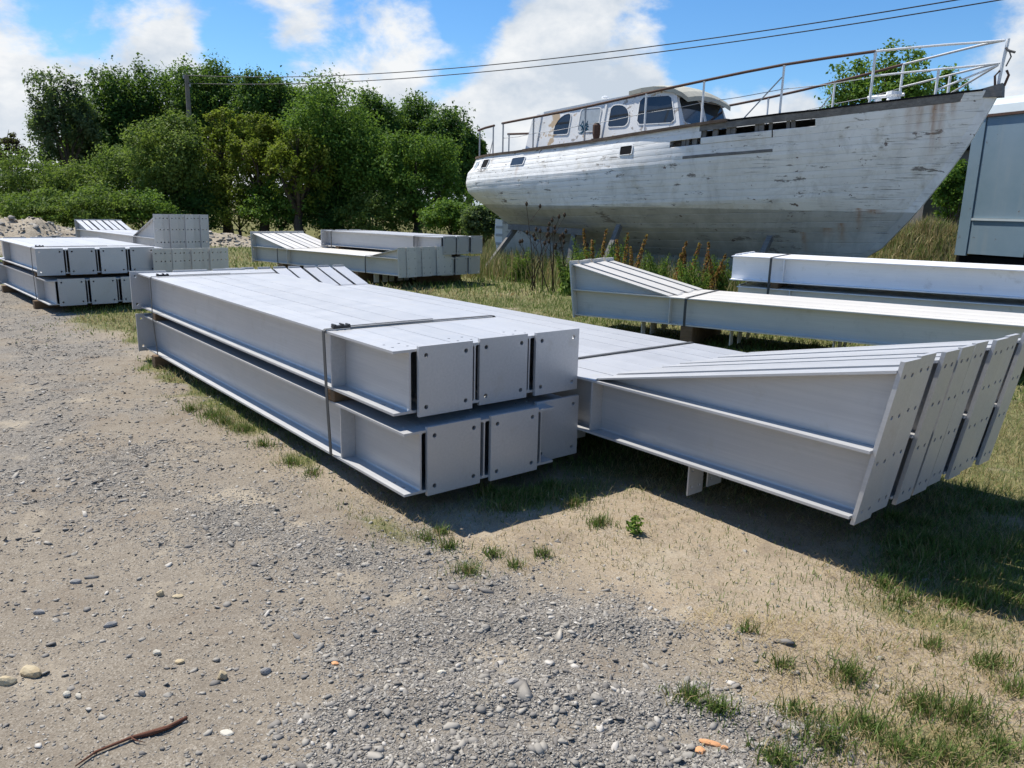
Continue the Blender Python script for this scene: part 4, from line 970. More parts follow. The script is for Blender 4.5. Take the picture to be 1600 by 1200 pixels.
# old grey block shed seen between bow and truck
c = at(1462, 345, 25.0); shed = empty('block_shed', (c.x - 0.45, 25.0, 0.0)); tag(shed, 'dark grey block shed with ivy behind the bow of the boat', 'shed')
MB().box(0, 1.9, 0, 3.0, 0, 3.7).build('shed_wall', M_BLOCK, shed)
MB().prism([(-0.12, 3.7), (2.02, 3.7), (0.95, 4.1)], lambda p: (p[0], -0.15, p[1]), lambda p: (p[0], 3.15, p[1])).build('shed_roof', M_DARK, shed)

# ------------------------------------------------------------------ power line
b0 = at(306, 340, 38.0); ptop = at(307, 118, 38.0)
pole = empty('utility_pole', (b0.x, 38.0, 0.0)); tag(pole, 'wooden utility pole rising among the trees', 'pole')
MB().tube([(0, 0, 0.3), (0, 0, 4), (0.02, 0, ptop.z)], [0.13, 0.115, 0.095], 10).build('pole_shaft', M_POLE, pole)
m = MB(); m.tube([(-0.12, 0, ptop.z - 0.15), (-0.12, 0, ptop.z + 0.02)], 0.045, 8); m.tube([(0.14, 0, ptop.z - 0.5), (0.14, 0, ptop.z - 0.33)], 0.045, 8); m.build('insulator', M_GALV, pole)
for k, (z0, qx, qy, nm) in enumerate(((0.0, 1482, 2, 'upper'), (-0.35, 1556, 1, 'lower'))):
    p0 = Vector((b0.x + 0.02, 38.0, ptop.z + z0)); q = at(qx, qy, 19.0); p1 = p0 + (q - p0) * 1.75; pts = []
    for i in range(41):
        s = i / 40; p = p0.lerp(p1, s); s1 = s * 1.75
        p.z += -1.1 * 4 * (s1 / 1.0) * (1 - s1) * 0.55 if s1 <= 1 else 0.9 * (s1 - 1) * 2.6; pts.append(p)
    o = MB().tube(pts, 0.016, 4).build('power_cable', M_WIRE); tag(o, f'{nm} of two black overhead cables crossing the sky above the boat', 'cable')

# ------------------------------------------------------------------ trees and bushes
def leaf_mesh(name, pos, nrm, size, mat, rnd, aspect=0.62):
    n = len(pos); nrm = nrm / (np.linalg.norm(nrm, axis=1, keepdims=True) + 1e-9)
    r = NR.normal(size=(n, 3)); t = np.cross(nrm, r); t /= (np.linalg.norm(t, axis=1, keepdims=True) + 1e-9); b = np.cross(nrm, t)
    s = size[:, None]; fold = nrm * s * 0.14
    V = np.stack([pos - t * s * 0.5, pos + b * s * aspect * 0.5 + fold, pos + t * s * 0.5, pos - b * s * aspect * 0.5 + fold], 1).reshape(-1, 3)
    F = np.arange(n * 4).reshape(n, 4); F2 = np.concatenate([F[:, [0, 1, 2]], F[:, [0, 2, 3]]])
    return np_mesh(name, V, F2, mat, {'rnd': np.concatenate([rnd, rnd])})
def crown(cx, cy, z0, z1, rx, ry, nleaf, size, lobes=16, clumps=16, seed=0, spread=1.0, droop=0.25, low=0.55):
    g = np.random.default_rng(seed + 100); cz = (z0 + z1) / 2; hz = (z1 - z0) / 2
    d = g.normal(size=(lobes, 3)); d[:, 2] = d[:, 2] * 0.8 + 0.15; d /= np.linalg.norm(d, axis=1, keepdims=True)
    rad = g.uniform(0.45, 0.80, (lobes, 1)); lc = d * rad; lc[0] = (0, 0, 0.55); lr = g.uniform(0.34, 0.52, lobes) * spread
    lc[1] = (-0.6, 0, 0.1); lc[2] = (0.6, 0, 0.05); lc[3] = (0, -0.5, -0.1)
    li = g.integers(0, lobes, lobes * clumps); cd = g.normal(size=(len(li), 3)); cd[:, 2] += 0.35; cd /= np.linalg.norm(cd, axis=1, keepdims=True)
    cc = lc[li] + cd * (lr[li] * g.uniform(0.55, 1.08, len(li)))[:, None]; cr = lr[li] * g.uniform(0.16, 0.34, len(li))
    w = cr ** 2; k = g.choice(len(li), nleaf, p=w / w.sum())
    off = g.normal(size=(nleaf, 3)) * cr[k][:, None] * 0.75; off[:, 2] *= 0.75
    p = cc[k] + off; nn = p - lc[li[k]]; nn /= (np.linalg.norm(nn, axis=1, keepdims=True) + 1e-6)
    nn = nn * 0.55 + g.normal(size=(nleaf, 3)) * 0.6 + np.array([0, 0, 0.35])
    # keep the crown's flat underside open
    S = np.array([rx, ry, hz]); P = p * S + np.array([cx, cy, cz])
    keep = P[:, 2] > z0 - 0.15 * hz + g.normal(size=nleaf) * 0.1
    P, nn, k = P[keep], nn[keep], k[keep]
    crnd = g.random(len(li)); rnd = np.clip(0.72 * crnd[k] + 0.28 * g.random(len(k)), 0, 1)
    sz = size * np.clip(g.lognormal(-0.08, 0.28, len(P)), 0.45, 1.6); return P, nn, sz, rnd, lc * S + np.array([cx, cy, cz]), lr
def ground_z(x, y): return float(height(np.array([x]), np.array([y]))[0])
def tree(name, label, cat, group, px, top, hw, D, bottom, mat, nleaf, size=0.16, seed=0, depth=0.9, trunk=0.22, lobes=16, clumps=16, limbs=8, spread=1.0, bare=0.0, dx=0.0):
    P = at(px, top, D); Q = at(px, bottom, D); x, y = P.x, D; gz = ground_z(x, y)
    r = hw * D / FPX; zb = max(Q.z, gz + 0.1)
    pos, nrm, sz, rnd, lc, lr = crown(x, y, zb, P.z, r, r * depth, nleaf, size, lobes, clumps, seed, spread)
    e = empty(name, (x, y, gz)); tag(e, label, cat, group); off = np.array([x, y, gz])
    o = mesh_obj('crown', leaf_mesh('crown', pos - off, nrm, sz, mat, rnd), parent=e)
    m = MB(); g = random.Random(seed); fork = Vector((0, 0, (zb - gz) * 0.6 + (P.z - zb) * 0.18)); r0 = trunk
    m.tube([(0, 0, -0.25), (0.03 * g.uniform(-1, 1), 0, 0.4), fork * 0.6 + Vector((g.uniform(-.12, .12), 0, 0)), fork], [r0 * 1.4, r0, r0 * 0.8, r0 * 0.7], 8)
    for i in range(min(limbs, len(lc))):
        t = Vector(lc[i] - off); mid = fork.lerp(t, 0.5) + Vector((g.uniform(-.3, .3), g.uniform(-.3, .3), g.uniform(0, .35))) * r * 0.35
        m.tube([fork * g.uniform(0.75, 1.0), mid, t], [r0 * 0.55, r0 * 0.33, r0 * 0.10], 6)
        for j in range(3):
            d = Vector((g.gauss(0, 1), g.gauss(0, 1), g.gauss(0.5, 0.7))).normalized() * r * 0.33
            m.tube([mid.lerp(t, g.uniform(0.2, 0.9)), t + d * 0.6, t + d * (1 + bare)], [r0 * 0.16, r0 * 0.09, r0 * 0.02], 4)
    m.build('trunk', M_BARK, e, smooth=True)
    return e
gb = 'tall trees along the back'
tree('sycamore_tree', 'airy grey-green tree at the left end of the back row of trees', 'tree', gb, 92, 110, 46, 43, 290, M_LEAF_SILV, 15000, 0.15, 1, lobes=22, clumps=14, spread=0.95, bare=0.3)
tree('sycamore_tree', 'lower dark tree filling the gap right of the airy tree', 'tree', gb, 128, 175, 45, 45, 310, M_LEAF_DARK, 14000, 0.16, 3, lobes=20, clumps=18)
BACK = [(160, 103, 62, 47, 300, 'dark tree between the airy tree and the two tallest, back row'), (240, 95, 66, 49, 300, 'tall dark tree left of the utility pole'), (335, 93, 72, 48, 300, 'tallest dark tree rising behind the utility pole'),
        (415, 108, 55, 46, 300, 'dark round-headed tree just right of the utility pole'), (490, 128, 58, 49, 310, 'dark tree behind the left shoulder of the big mid-green tree'), (575, 138, 55, 48, 310, 'dark tree behind the right shoulder of the big mid-green tree'), (640, 150, 58, 50, 310, 'dark tree behind the ivy-clad bush'),
        (694, 172, 46, 48, 320, 'dark tree left of the boat\'s stern in the back row'), (735, 206, 24, 46, 320, 'last small dark tree of the back row touching the stern')]
for i, (px, top, hw, D_, bot, lb) in enumerate(BACK):
    tree('sycamore_tree', lb, 'tree', gb, px, top, hw, D_, bot, M_LEAF_DARK, int(13000 + hw * 230), 0.165, 20 + i, lobes=26, clumps=22, trunk=0.3)
gf = 'trees and shrubs along the edge of the yard'
tree('elder_tree', 'pale round elder bush left of the utility pole', 'tree', gf, 262, 178, 66, 33, 350, M_LEAF_PALE, 22000, 0.115, 41, lobes=22, clumps=22)
tree('thorn_tree', 'yellow-green open tree below the utility pole with branches showing', 'tree', gf, 345, 165, 42, 34, 300, M_LEAF_YEL, 8500, 0.12, 42, lobes=14, clumps=9, spread=0.85, bare=0.4)
tree('thorn_tree', 'yellow-green open tree right of the utility pole with dark limbs', 'tree', gf, 405, 172, 48, 33, 320, M_LEAF_YEL, 11000, 0.12, 43, lobes=15, clumps=10, spread=0.85, bare=0.4)
tree('ash_tree', 'big mid-green tree standing forward of the back row', 'tree', gf, 522, 130, 84, 34, 355, M_LEAF_MID, 40000, 0.12, 44, lobes=30, clumps=24, trunk=0.28)
tree('ash_tree', 'smaller leafy tree leaning on the left of the big mid-green tree', 'tree', gf, 462, 190, 48, 32, 345, M_LEAF_YEL, 7500, 0.125, 48, lobes=14, clumps=14)
tree('ivy_bush', 'ivy-clad round bush left of the boat\'s stern', 'tree', gf, 652, 212, 68, 33, 372, M_LEAF_MID, 28000, 0.115, 45, lobes=24, clumps=22)
tree('copper_tree', 'thin bronze-leaved tree at the left edge', 'tree', gf, 8, 198, 34, 41, 290, M_LEAF_COP, 2600, 0.15, 46, lobes=12, clumps=6, spread=0.7, bare=0.6)
tree('poplar_tree', 'light green tree showing behind the bow rail', 'tree', 'trees behind the boat', 1390, 72, 82, 33, 235, M_LEAF_MID, 9500, 0.15, 47, lobes=20, clumps=11, spread=0.9, bare=0.2)
tree('poplar_tree', 'smaller light green tree right of the one behind the bow rail', 'tree', 'trees behind the boat', 1482, 108, 52, 34, 240, M_LEAF_MID, 4500, 0.15, 49, lobes=14, clumps=10, spread=0.9, bare=0.3)
BUSH = [(25, 245, 70, 34, 345, M_LEAF_BRAM, 9000, 'bramble bush at the left edge below the bronze tree'), (110, 255, 62, 33, 345, M_LEAF_PALE, 8500, 'pale bramble bush below the airy tree'), (185, 240, 55, 34, 350, M_LEAF_BRAM, 8000, 'bramble bush at the left foot of the pale elder'),
        (55, 298, 68, 29, 362, M_LEAF_BRAM, 8500, 'low bramble bank behind the rubble heap'), (150, 292, 62, 29, 365, M_LEAF_BRAM, 8500, 'low bramble bank behind the left-hand stacks'), (220, 300, 45, 30, 368, M_LEAF_MID, 6000, 'low green bush at the foot of the pale elder'),
        (300, 270, 50, 33, 372, M_LEAF_DARK, 7000, 'shady undergrowth bush right of the pale elder'), (370, 275, 52, 33, 375, M_LEAF_YEL, 5500, 'yellowish undergrowth bush below the utility pole'), (435, 282, 52, 32.5, 376, M_LEAF_MID, 6500, 'undergrowth bush at the left foot of the big mid-green tree'),
        (505, 290, 55, 33, 376, M_LEAF_DARK, 7500, 'shady undergrowth bush under the big mid-green tree'), (585, 300, 45, 32, 372, M_LEAF_PALE, 5500, 'pale shrub between the big tree and the ivy-clad bush'), (705, 315, 40, 30, 375, M_LEAF_MID, 5500, 'low bush between the ivy-clad bush and the stern'),
        (757, 322, 34, 25, 372, M_LEAF_SILV, 5200, 'grey-green shrub under the counter of the boat'),
        (830, 300, 60, 36, 372, M_LEAF_MID, 4500, 'hedge bush behind the after half of the boat'), (1502, 250, 30, 24, 360, M_LEAF_MID, 3500, 'ivy-like bush climbing the right side of the grey shed')]
for i, (px, top, hw, D_, bot, mt, nl, lb) in enumerate(BUSH):
    tree('hedge_shrub', lb, 'bush', 'shrubs of the hedge bank', px, top, hw, D_, bot, mt, int(nl * 1.5), 0.105, 70 + i, lobes=16, clumps=20, trunk=0.06, limbs=6, spread=1.2)

# ------------------------------------------------------------------ grass, weeds, stones
def blades(name, x, y, L, wd, lean, dry, rnd, z=None, mat=M_GRASS):
    n = len(x); z = height(x, y) if z is None else z
    a = NR.uniform(0, 2 * PI, n); fa = NR.uniform(0, 2 * PI, n); c, s = np.cos(a), np.sin(a); fc, fs = np.cos(fa), np.sin(fa)
    base = np.stack([x, y, z - 0.004], 1); sd = np.stack([fc, fs, 0 * fc], 1) * (wd * 0.5)[:, None]; ln = np.stack([c, s, 0 * c], 1)
    up = np.array([0, 0, 1.0]); h1 = L * 0.55; mid = base + up * (h1 * np.cos(lean * 0.6))[:, None] + ln * (h1 * np.sin(lean * 0.6))[:, None]
    tip = mid + up * (L * 0.45 * np.cos(lean * 1.5))[:, None] + ln * (L * 0.45 * np.sin(lean * 1.5))[:, None]
    tip[:, 2] = np.maximum(tip[:, 2], z + 0.003)
    V = np.stack([base - sd, base + sd, mid - sd * 0.75, mid + sd * 0.75, tip], 1).reshape(-1, 3)
    I = (np.arange(n) * 5)[:, None]; F = np.concatenate([I + np.array([0, 1, 3]), I + np.array([0, 3, 2]), I + np.array([2, 3, 4])])
    return mesh_obj(name, np_mesh(name, V, F, mat, {'rnd': np.tile(rnd, 3), 'dry': np.tile(dry, 3)}))
def scatter(n, x0, x1, y0, y1, keep, power=1.0):
    x = NR.uniform(x0, x1, n); t = NR.uniform(0, 1, n)
    if power != 1.0: y = (y0 ** (1 - power) + t * (y1 ** (1 - power) - y0 ** (1 - power))) ** (1 / (1 - power))
    else: y = y0 * (y1 / y0) ** t
    k = keep(x, y) > NR.uniform(0, 1, n); k &= np.abs(x) < y * 0.78 + 0.8
    return x[k], y[k]
def dryness(x, y):
    d = sstep(0.44, 0.64, fbm(x * 0.7 + 31, y * 0.7 + 5, 4)) * 0.65 + 0.12
    d = d * (1 - 0.9 * lobe2(x, y, 2.35, 3.45, 0.75, 0.8)) * (1 - 0.7 * lobe2(x, y, 0.2, 4.15, 0.6, 0.3)) 
    return np.clip(d + 0.45 * lobe2(x, y, -0.62, 3.62, 0.35, 0.2, -0.75), 0, 1)
def turf(name, n, x0, x1, y0, y1, lmin, lmax, w, label, power=1.0, amount=grass_amount, lean=(0.1, 0.9), gain=1.0):
    x, y = scatter(n, x0, x1, y0, y1, lambda a, b: amount(a, b) * gain, power)
    g = amount(x, y); d = (NR.uniform(0, 1, len(x)) < dryness(x, y)).astype(float)
    L = NR.uniform(lmin, lmax, len(x)) * (0.45 + 0.6 * g); le = NR.uniform(*lean, len(x)) + d * 0.35
    o = blades(name, x, y, L, NR.uniform(0.6, 1.3, len(x)) * w, le, d * NR.uniform(0.6, 1, len(x)), NR.uniform(0, 1, len(x)))
    tag(o, label, 'grass', kind='stuff'); return o
turf('grass', 260000, -4.5, 4.6, 1.85, 6.5, 0.02, 0.085, 0.0038, 'sparse short grass round the front stacks')
turf('grass', 130000, -9, 11, 6.5, 14, 0.03, 0.10, 0.009, 'short dry grass between the stacks')
turf('grass', 90000, -24, 26, 14, 34, 0.05, 0.16, 0.02, 'dry grass stretching to the trees')
# straw lying flat on the bare earth
x, y = scatter(42000, -1.0, 2.6, 1.85, 4.6, lambda a, b: 0.9 * sstep(-0.1, 0.4, edge_dist(a, b)) * sstep(0.42, 0.6, fbm(a * 1.6 + 3, b * 1.6, 3)))
o = blades('straw_litter', x, y, NR.uniform(0.03, 0.12, len(x)), NR.uniform(0.0012, 0.003, len(x)), NR.uniform(1.35, 1.6, len(x)), np.ones(len(x)), NR.uniform(0, 1, len(x))); tag(o, 'pale dead straw strewn over the bare earth', 'straw', kind='stuff')
# tufts in the trodden earth, where the photograph shows them
TU = [(700, 848, .07, 70), (770, 862, .05, 60), (850, 862, .05, 60), (805, 878, .05, 50), (730, 884, .08, 110), (935, 815, .08, 110), (668, 835, .07, 70), (690, 825, .06, 60), (1222, 1034, .06, 60), (1325, 1050, .10, 170), (1075, 1092, .08, 110), (1120, 1112, .06, 80), (1240, 1112, .07, 90), (1345, 1128, .11, 200),
      (1440, 1092, .10, 180), (1510, 1112, .11, 220), (1545, 1035, .09, 150), (1590, 1078, .08, 120), (1165, 988, .05, 40), (1455, 1003, .06, 70), (1290, 1160, .10, 150), (1215, 1185, .08, 120), (1400, 1170, .09, 140), (1480, 1175, .1, 160), (1560, 1160, .08, 120), (330, 645, .13, 160), (300, 635, .1, 100), (380, 665, .11, 120), (410, 690, .1, 90), (455, 718, .09, 80), (490, 735, .08, 60), (350, 655, .14, 150)]
TU += [(R.uniform(1380, 1640), R.uniform(760, 945), 0.12, 120) for _ in range(34)] + [(R.uniform(760, 900), R.uniform(752, 790), 0.10, 110) for _ in range(9)]
xs_, ys_, Ls, ws_, ln_, dr_ = [], [], [], [], [], []
for px, py, r, n in TU:
    p = ground_at(px, py + 8); n = int(n * 2.0); a = NR.uniform(0, 2 * PI, n); q = np.abs(NR.normal(0, 0.5, n)) * r
    xs_.append(p.x + np.cos(a) * q * 1.3); ys_.append(p.y + np.sin(a) * q); Ls.append(NR.uniform(0.025, 0.09, n) * (0.7 + 3.2 * r)); ws_.append(NR.uniform(0.0025, 0.0055, n)); ln_.append(NR.uniform(0.1, 1.1, n)); dr_.append((NR.uniform(0, 1, n) < 0.22) * 0.9)
x, y = np.concatenate(xs_), np.concatenate(ys_); o = blades('grass', x, y, np.concatenate(Ls), np.concatenate(ws_), np.concatenate(ln_), np.concatenate(dr_), NR.uniform(0, 0.8, len(x))); tag(o, 'green grass tufts in the trodden earth', 'grass', kind='stuff')
# long grass under and around the boat
def rough_amount(x, y):
    bx = (x - BO.x) * BA.x + (y - BO.y) * BA.y; v = (x - BO.x) * BN.x + (y - BO.y) * BN.y
    g = sstep(-3.0, -1.0, bx) * (1 - sstep(15, 18, bx)) * sstep(-4, -2.5, v) * (1 - sstep(2.2, 4.2, v + 1.2 * (fbm(x * .6, y * .6, 3) - .5)))
    return np.clip(g + sstep(28, 31, y + 0.1 * x) * 0.7, 0, 1)
x, y = scatter(120000, -6, 22, 10.5, 34, rough_amount); L = NR.uniform(0.25, 0.85, len(x)); d = (NR.uniform(0, 1, len(x)) < 0.55 + 0.3 * (fbm(x * .5, y * .5, 3) - .5)).astype(float)
o = blades('grass', x, y, L, NR.uniform(0.008, 0.02, len(x)), NR.uniform(0.05, 0.7, len(x)), d * NR.uniform(0.5, 1, len(x)), NR.uniform(0, 1, len(x))); tag(o, 'long dry grass growing round the boat and along the hedge', 'grass', kind='stuff')

def stem_cluster(name, label, cat, group, px, D, H, kind, seed):
    g = np.random.default_rng(seed); x = at(px, 400, D).x; gz = ground_z(x, D); e = empty(name, (x, D, gz)); tag(e, label, cat, group)
    rr = random.Random(seed); m = MB(); pos = []; nn = []; sz = []
    ns = {'dock': 4, 'green': 7, 'teasel': 5}[kind]
    for i in range(ns):
        h = H * rr.uniform(0.75, 1.0); b = Vector((rr.uniform(-.16, .16), rr.uniform(-.16, .16), -0.03)); t = Vector((rr.uniform(-.32, .32), rr.uniform(-.3, .3), h * rr.uniform(0.6, 1.0))); mid = b.lerp(t, 0.5) + Vector((rr.uniform(-.04, .04), 0, 0))
        m.tube([b, mid, t], [0.012, 0.009, 0.004], 5)
        if kind == 'teasel':
            for j in range(2):
                d = Vector((rr.uniform(-.3, .3), rr.uniform(-.3, .3), rr.uniform(-.05, .15))); q = t + d * (j > 0)
                if j: m.tube([mid.lerp(t, 0.6), q], [0.006, 0.004], 4)
                m.tube([q, q + Vector((0, 0, 0.02)), q + Vector((0, 0, 0.05)), q + Vector((0, 0, 0.09))], [0.008, 0.026, 0.03, 0.008], 7)
        n = 200 if kind == 'dock' else 190
        if kind != 'teasel':
            f = g.uniform(0.35 if kind == 'dock' else 0.08, 1.0, n); ang = g.uniform(0, 2 * PI, n)
            rad = (0.075 if kind == 'dock' else 0.16) * (1.25 - f) * g.uniform(0.4, 1.1, n)
            P = np.array(b)[None] * (1 - f[:, None]) + np.array(t)[None] * f[:, None] + np.stack([np.cos(ang) * rad, np.sin(ang) * rad, g.normal(0, 0.01, n)], 1)
            pos.append(P); nn.append(np.stack([np.cos(ang), np.sin(ang), g.uniform(0, 0.8, n)], 1) + g.normal(0, 0.4, (n, 3))); sz.append(g.uniform(0.03, 0.055, n) if kind == 'dock' else g.uniform(0.09, 0.17, n) * (1.2 - f))
    m.build('stem', M_TEASEL if kind != 'green' else M_WEED, e)
    if kind == 'teasel' : return e
    for P, nv, zz_ in zip(pos, nn, sz):
        mesh_obj('seed_head' if kind == 'dock' else 'leaf_spray', leaf_mesh('seed_head' if kind == 'dock' else 'leaf_spray', P, nv, zz_, M_DOCK if kind == 'dock' else M_WEED, g.random(len(P)), 0.7 if kind == 'dock' else 0.35), parent=e)
    return e
DK = [(934, 1.50, 'rust-brown dock left of the tall green weed'), (985, 1.36, 'rust-brown dock right of the tall green weed'), (1062, 1.42, 'tall red-brown dock below the middle of the boat'), (1112, 1.30, 'rust-brown dock against the shaded bottom of the hull')]
for i, (px, h, lb) in enumerate(DK): stem_cluster('dock_plant', lb, 'plant', 'docks gone to seed before the boat', px, (14.6, 13.4, 14.2, 13.8)[i], h, 'dock', 300 + i)
for i, (px, D_, h, lb) in enumerate([(958, 13.9, 1.62, 'tall bright green weed before the middle of the boat'), (918, 14.6, 1.15, 'green weed left of the rust-brown docks'), (1032, 13.6, 1.0, 'low green weed between the docks'), (815, 17.5, 0.85, 'leafy green weed by the timber prop'), (895, 14.9, 1.0, 'green weed between the teasels and the docks'), (1085, 13.4, 1.05, 'green weed right of the tall red-brown dock'), (1125, 14.0, 1.05, 'green weed beside the shaded bottom of the hull'), (1000, 13.6, 0.95, 'bushy green weed just behind the warm grey rafters')]): stem_cluster('green_weed', lb, 'plant', 'green weeds before the boat', px, D_, h, 'green', 320 + i)
for i, (px, D_, h, lb) in enumerate([(838, 15.6, 1.75, 'teasels standing before the boat\'s stern quarter'), (858, 15.4, 1.55, 'teasels beside the timber prop'), (880, 15.2, 1.4, 'teasels between the prop and the docks')]): stem_cluster('teasel_plant', lb, 'plant', 'teasels before the boat', px, D_, h, 'teasel', 340 + i)
p = ground_at(990, 838); e = empty('leafy_weed', (p.x, p.y, ground_z(p.x, p.y))); tag(e, 'small bright green leafy weed alone on the bare earth', 'plant')
n = 90; a = NR.uniform(0, 2 * PI, n); r = NR.uniform(0, 0.045, n); P = np.stack([np.cos(a) * r, np.sin(a) * r, NR.uniform(0.005, 0.075, n)], 1)
mesh_obj('leaves', leaf_mesh('leaves', P, NR.normal(size=(n, 3)) + [0, 0, 1], NR.uniform(0.018, 0.034, n), M_WEED, NR.random(n), 0.75), parent=e)

# gravel: loose stones over the track
ICO_V = None
def ico():
    bm = bmesh.new(); bmesh.ops.create_icosphere(bm, subdivisions=1, radius=1.0); v = np.array([p.co[:] for p in bm.verts]); f = np.array([[q.index for q in t.verts] for t in bm.faces]); bm.free(); return v, f
IV, IF = ico()
OV = np.array([(1, 0, 0), (-1, 0, 0), (0, 1, 0), (0, -1, 0), (0, 0, 1), (0, 0, -1)], float); OF = np.array([(0, 2, 4), (2, 1, 4), (1, 3, 4), (3, 0, 4), (2, 0, 5), (1, 2, 5), (3, 1, 5), (0, 3, 5)])
def stones(name, x, y, r, label, mat=M_STONE, z=None, tone=None, chip=False):
    n = len(x); z = height(x, y) if z is None else z; BV, BF = (OV, OF) if chip else (IV, IF); j = 0.45 if chip else 0.30
    ang = NR.uniform(0, 2 * PI, n); sc = np.stack([NR.uniform(0.8, 1.6, n), NR.uniform(0.6, 1.1, n), NR.uniform(0.22, 0.55, n)], 1) * r[:, None]
    V = (BV[None] * (1 + NR.uniform(-j, j, (n, len(BV), 1))) + NR.normal(0, 0.16, (n, len(BV), 3))) * sc[:, None, :]
    tl = NR.normal(0, 0.35, n)[:, None]; V = np.stack([V[..., 0], V[..., 1], V[..., 2] + V[..., 0] * tl], -1)
    c, s = np.cos(ang)[:, None], np.sin(ang)[:, None]; X = V[..., 0] * c - V[..., 1] * s + x[:, None]; Y = V[..., 0] * s + V[..., 1] * c + y[:, None]
    Z = V[..., 2] + (z + sc[:, 2] * 0.2)[:, None]
    F = (BF[None] + (np.arange(n) * len(BV))[:, None, None]).reshape(-1, 3)
    rn = NR.random(n) if tone is None else tone
    o = mesh_obj(name, np_mesh(name, np.stack([X, Y, Z], -1).reshape(-1, 3), F, mat, {'rnd': np.repeat(rn, len(BF))})); tag(o, label, 'gravel', kind='stuff'); return o
ga = lambda a, b: np.clip(0.12 + 1.15 * gravel_amount(a, b), 0, 1) * (1 - 0.90 * sstep(0.05, 0.5, edge_dist(a, b)))
x, y = scatter(250000, -3.0, 2.3, 1.75, 5.0, ga); r = np.clip(NR.lognormal(math.log(0.0038), 0.38, len(x)), 0.0022, 0.010)
stones('gravel', x, y, r, 'fine grey chippings scattered over the near track', chip=True)
x, y = scatter(19000, -3.2, 2.3, 1.75, 5.2, ga); r = np.clip(NR.lognormal(math.log(0.0082), 0.40, len(x)), 0.005, 0.026)
stones('gravel', x, y, r, 'loose stones lying on the near track')
x, y = scatter(70000, -11, 1.0, 4.8, 15, ga); r = np.clip(NR.lognormal(math.log(0.0085), 0.38, len(x)), 0.005, 0.024)
stones('gravel', x, y, r, 'loose stones over the far track', chip=True)
# stones big enough to pick out
def rock(px, py, sx, sy, sz, mat, label, name='loose_stone', cat='stone', seed=0, group='larger stones on the track'):
    p = ground_at(px, py); bm = bmesh.new(); bmesh.ops.create_icosphere(bm, subdivisions=2, radius=1.0); g = random.Random(seed)
    pl = [(Vector((g.gauss(0, 1), g.gauss(0, 1), g.gauss(0, 1))).normalized(), g.uniform(0.62, 0.9)) for _ in range(9)]
    for v in bm.verts:
        for nrm, d in pl:
            k = v.co.dot(nrm)
            if k > d: v.co -= nrm * (k - d)
        v.co = Vector((v.co.x * sx, v.co.y * sy, v.co.z * sz))
    me = bpy.data.meshes.new(name); bm.to_mesh(me); bm.free(); o = mesh_obj(name, me, mat); o.location = (p.x, p.y, ground_z(p.x, p.y) + sz * 0.45); o.rotation_euler = (0, 0, g.uniform(-0.5, 0.5)); tag(o, label, cat, group); return o
RK = [(48, 1056, .048, .022, .024, M_ROCKBUFF, 'long buff stone near the left edge, right of a matching one'), (12, 1070, .035, .02, .02, M_ROCKBUFF, 'buff stone cut by the left edge of the picture'), (173, 976, .028, .013, .014, M_ROCKGREY, 'flat pale grey stone lying alone on the smooth dirt'), (62, 962, .024, .012, .012, M_ROCKGREY, 'small grey stone left of the flat pale one'),
      (250, 928, .020, .016, .018, M_ROCKBUFF, 'yellow-brown stone beside a crumbled patch'), (278, 930, .024, .014, .007, M_ROCKBUFF, 'flat crumbled yellow stone beside the yellow-brown one'), (346, 1048, .020, .017, .022, M_ROCKBUFF, 'rounded buff stone at the edge of the gravel'), (245, 1019, .019, .013, .015, M_ROCKPALE, 'pale stone left of a flat buff one'), (280, 1027, .018, .016, .009, M_ROCKBUFF, 'flat buff stone right of a pale one'),
      (222, 1086, .015, .012, .013, M_ROCKGREY, 'grey stone above the brown stick'), (105, 1090, .016, .012, .012, M_ROCKPALE, 'cream stone paired with a pale chip below the long buff stone'), (123, 1093, .016, .009, .009, M_ROCKPALE, 'pale chip right of the cream stone'), (354, 1140, .025, .014, .008, M_ROCKPALE, 'flat white chip right of the brown stick'), (523, 1037, .016, .012, .006, M_BRICK, 'small flat orange stone in the gravel'), (415, 1042, .02, .016, .014, M_ROCKGREY, 'dark grey stone among the chippings'), (118, 912, .026, .013, .012, M_ROCKGREY, 'flat grey stone far up the smooth dirt'),
      (800, 1078, .026, .015, .014, M_ROCKGREY, 'blunt grey stone at the centre of the near gravel'), (690, 1055, .018, .014, .012, M_ROCKPALE, 'light stone in the ridge of near gravel')]
for i, a in enumerate(RK): rock(*a, seed=500 + i)
for i, (px, py, sx, sy, lb) in enumerate([(1108, 1163, .038, .014, 'longest orange brick fragment near the bottom edge'), (1095, 1176, .020, .018, 'blunt orange brick fragment left of the longest one'), (1132, 1172, .013, .012, 'small orange brick fragment right of the others')]):
    rock(px, py, sx, sy, .009, M_BRICK, lb, 'brick_fragment', 'brick', 560 + i, 'orange brick fragments')
pts = [ground_at(px, py, 0.0) for px, py in ((118, 1200), (150, 1180), (205, 1155), (235, 1146), (262, 1136), (292, 1120))]
pts = [Vector((p.x, p.y, ground_z(p.x, p.y) + 0.009)) for p in pts]
st = MB().tube([pts[3], pts[3] + Vector((0.03, 0.012, 0.004)), pts[3] + Vector((0.055, 0.03, 0.002))], [0.004, 0.003, 0.001], 5); st.tube([pts[2], pts[2] + Vector((0.02, -0.012, 0.0)), pts[2] + Vector((0.05, -0.016, -0.003))], [0.003, 0.002, 0.001], 5); st.tube(pts, [0.002, 0.004, 0.005, 0.0085, 0.007, 0.006], 7); o = st.build('broken_stick', plain('red_brown_bark', (0.13, 0.06, 0.04), 0.9, 0.1, 0, 0.4, 40), smooth=True); tag(o, 'reddish brown broken stick lying on the dirt', 'stick')
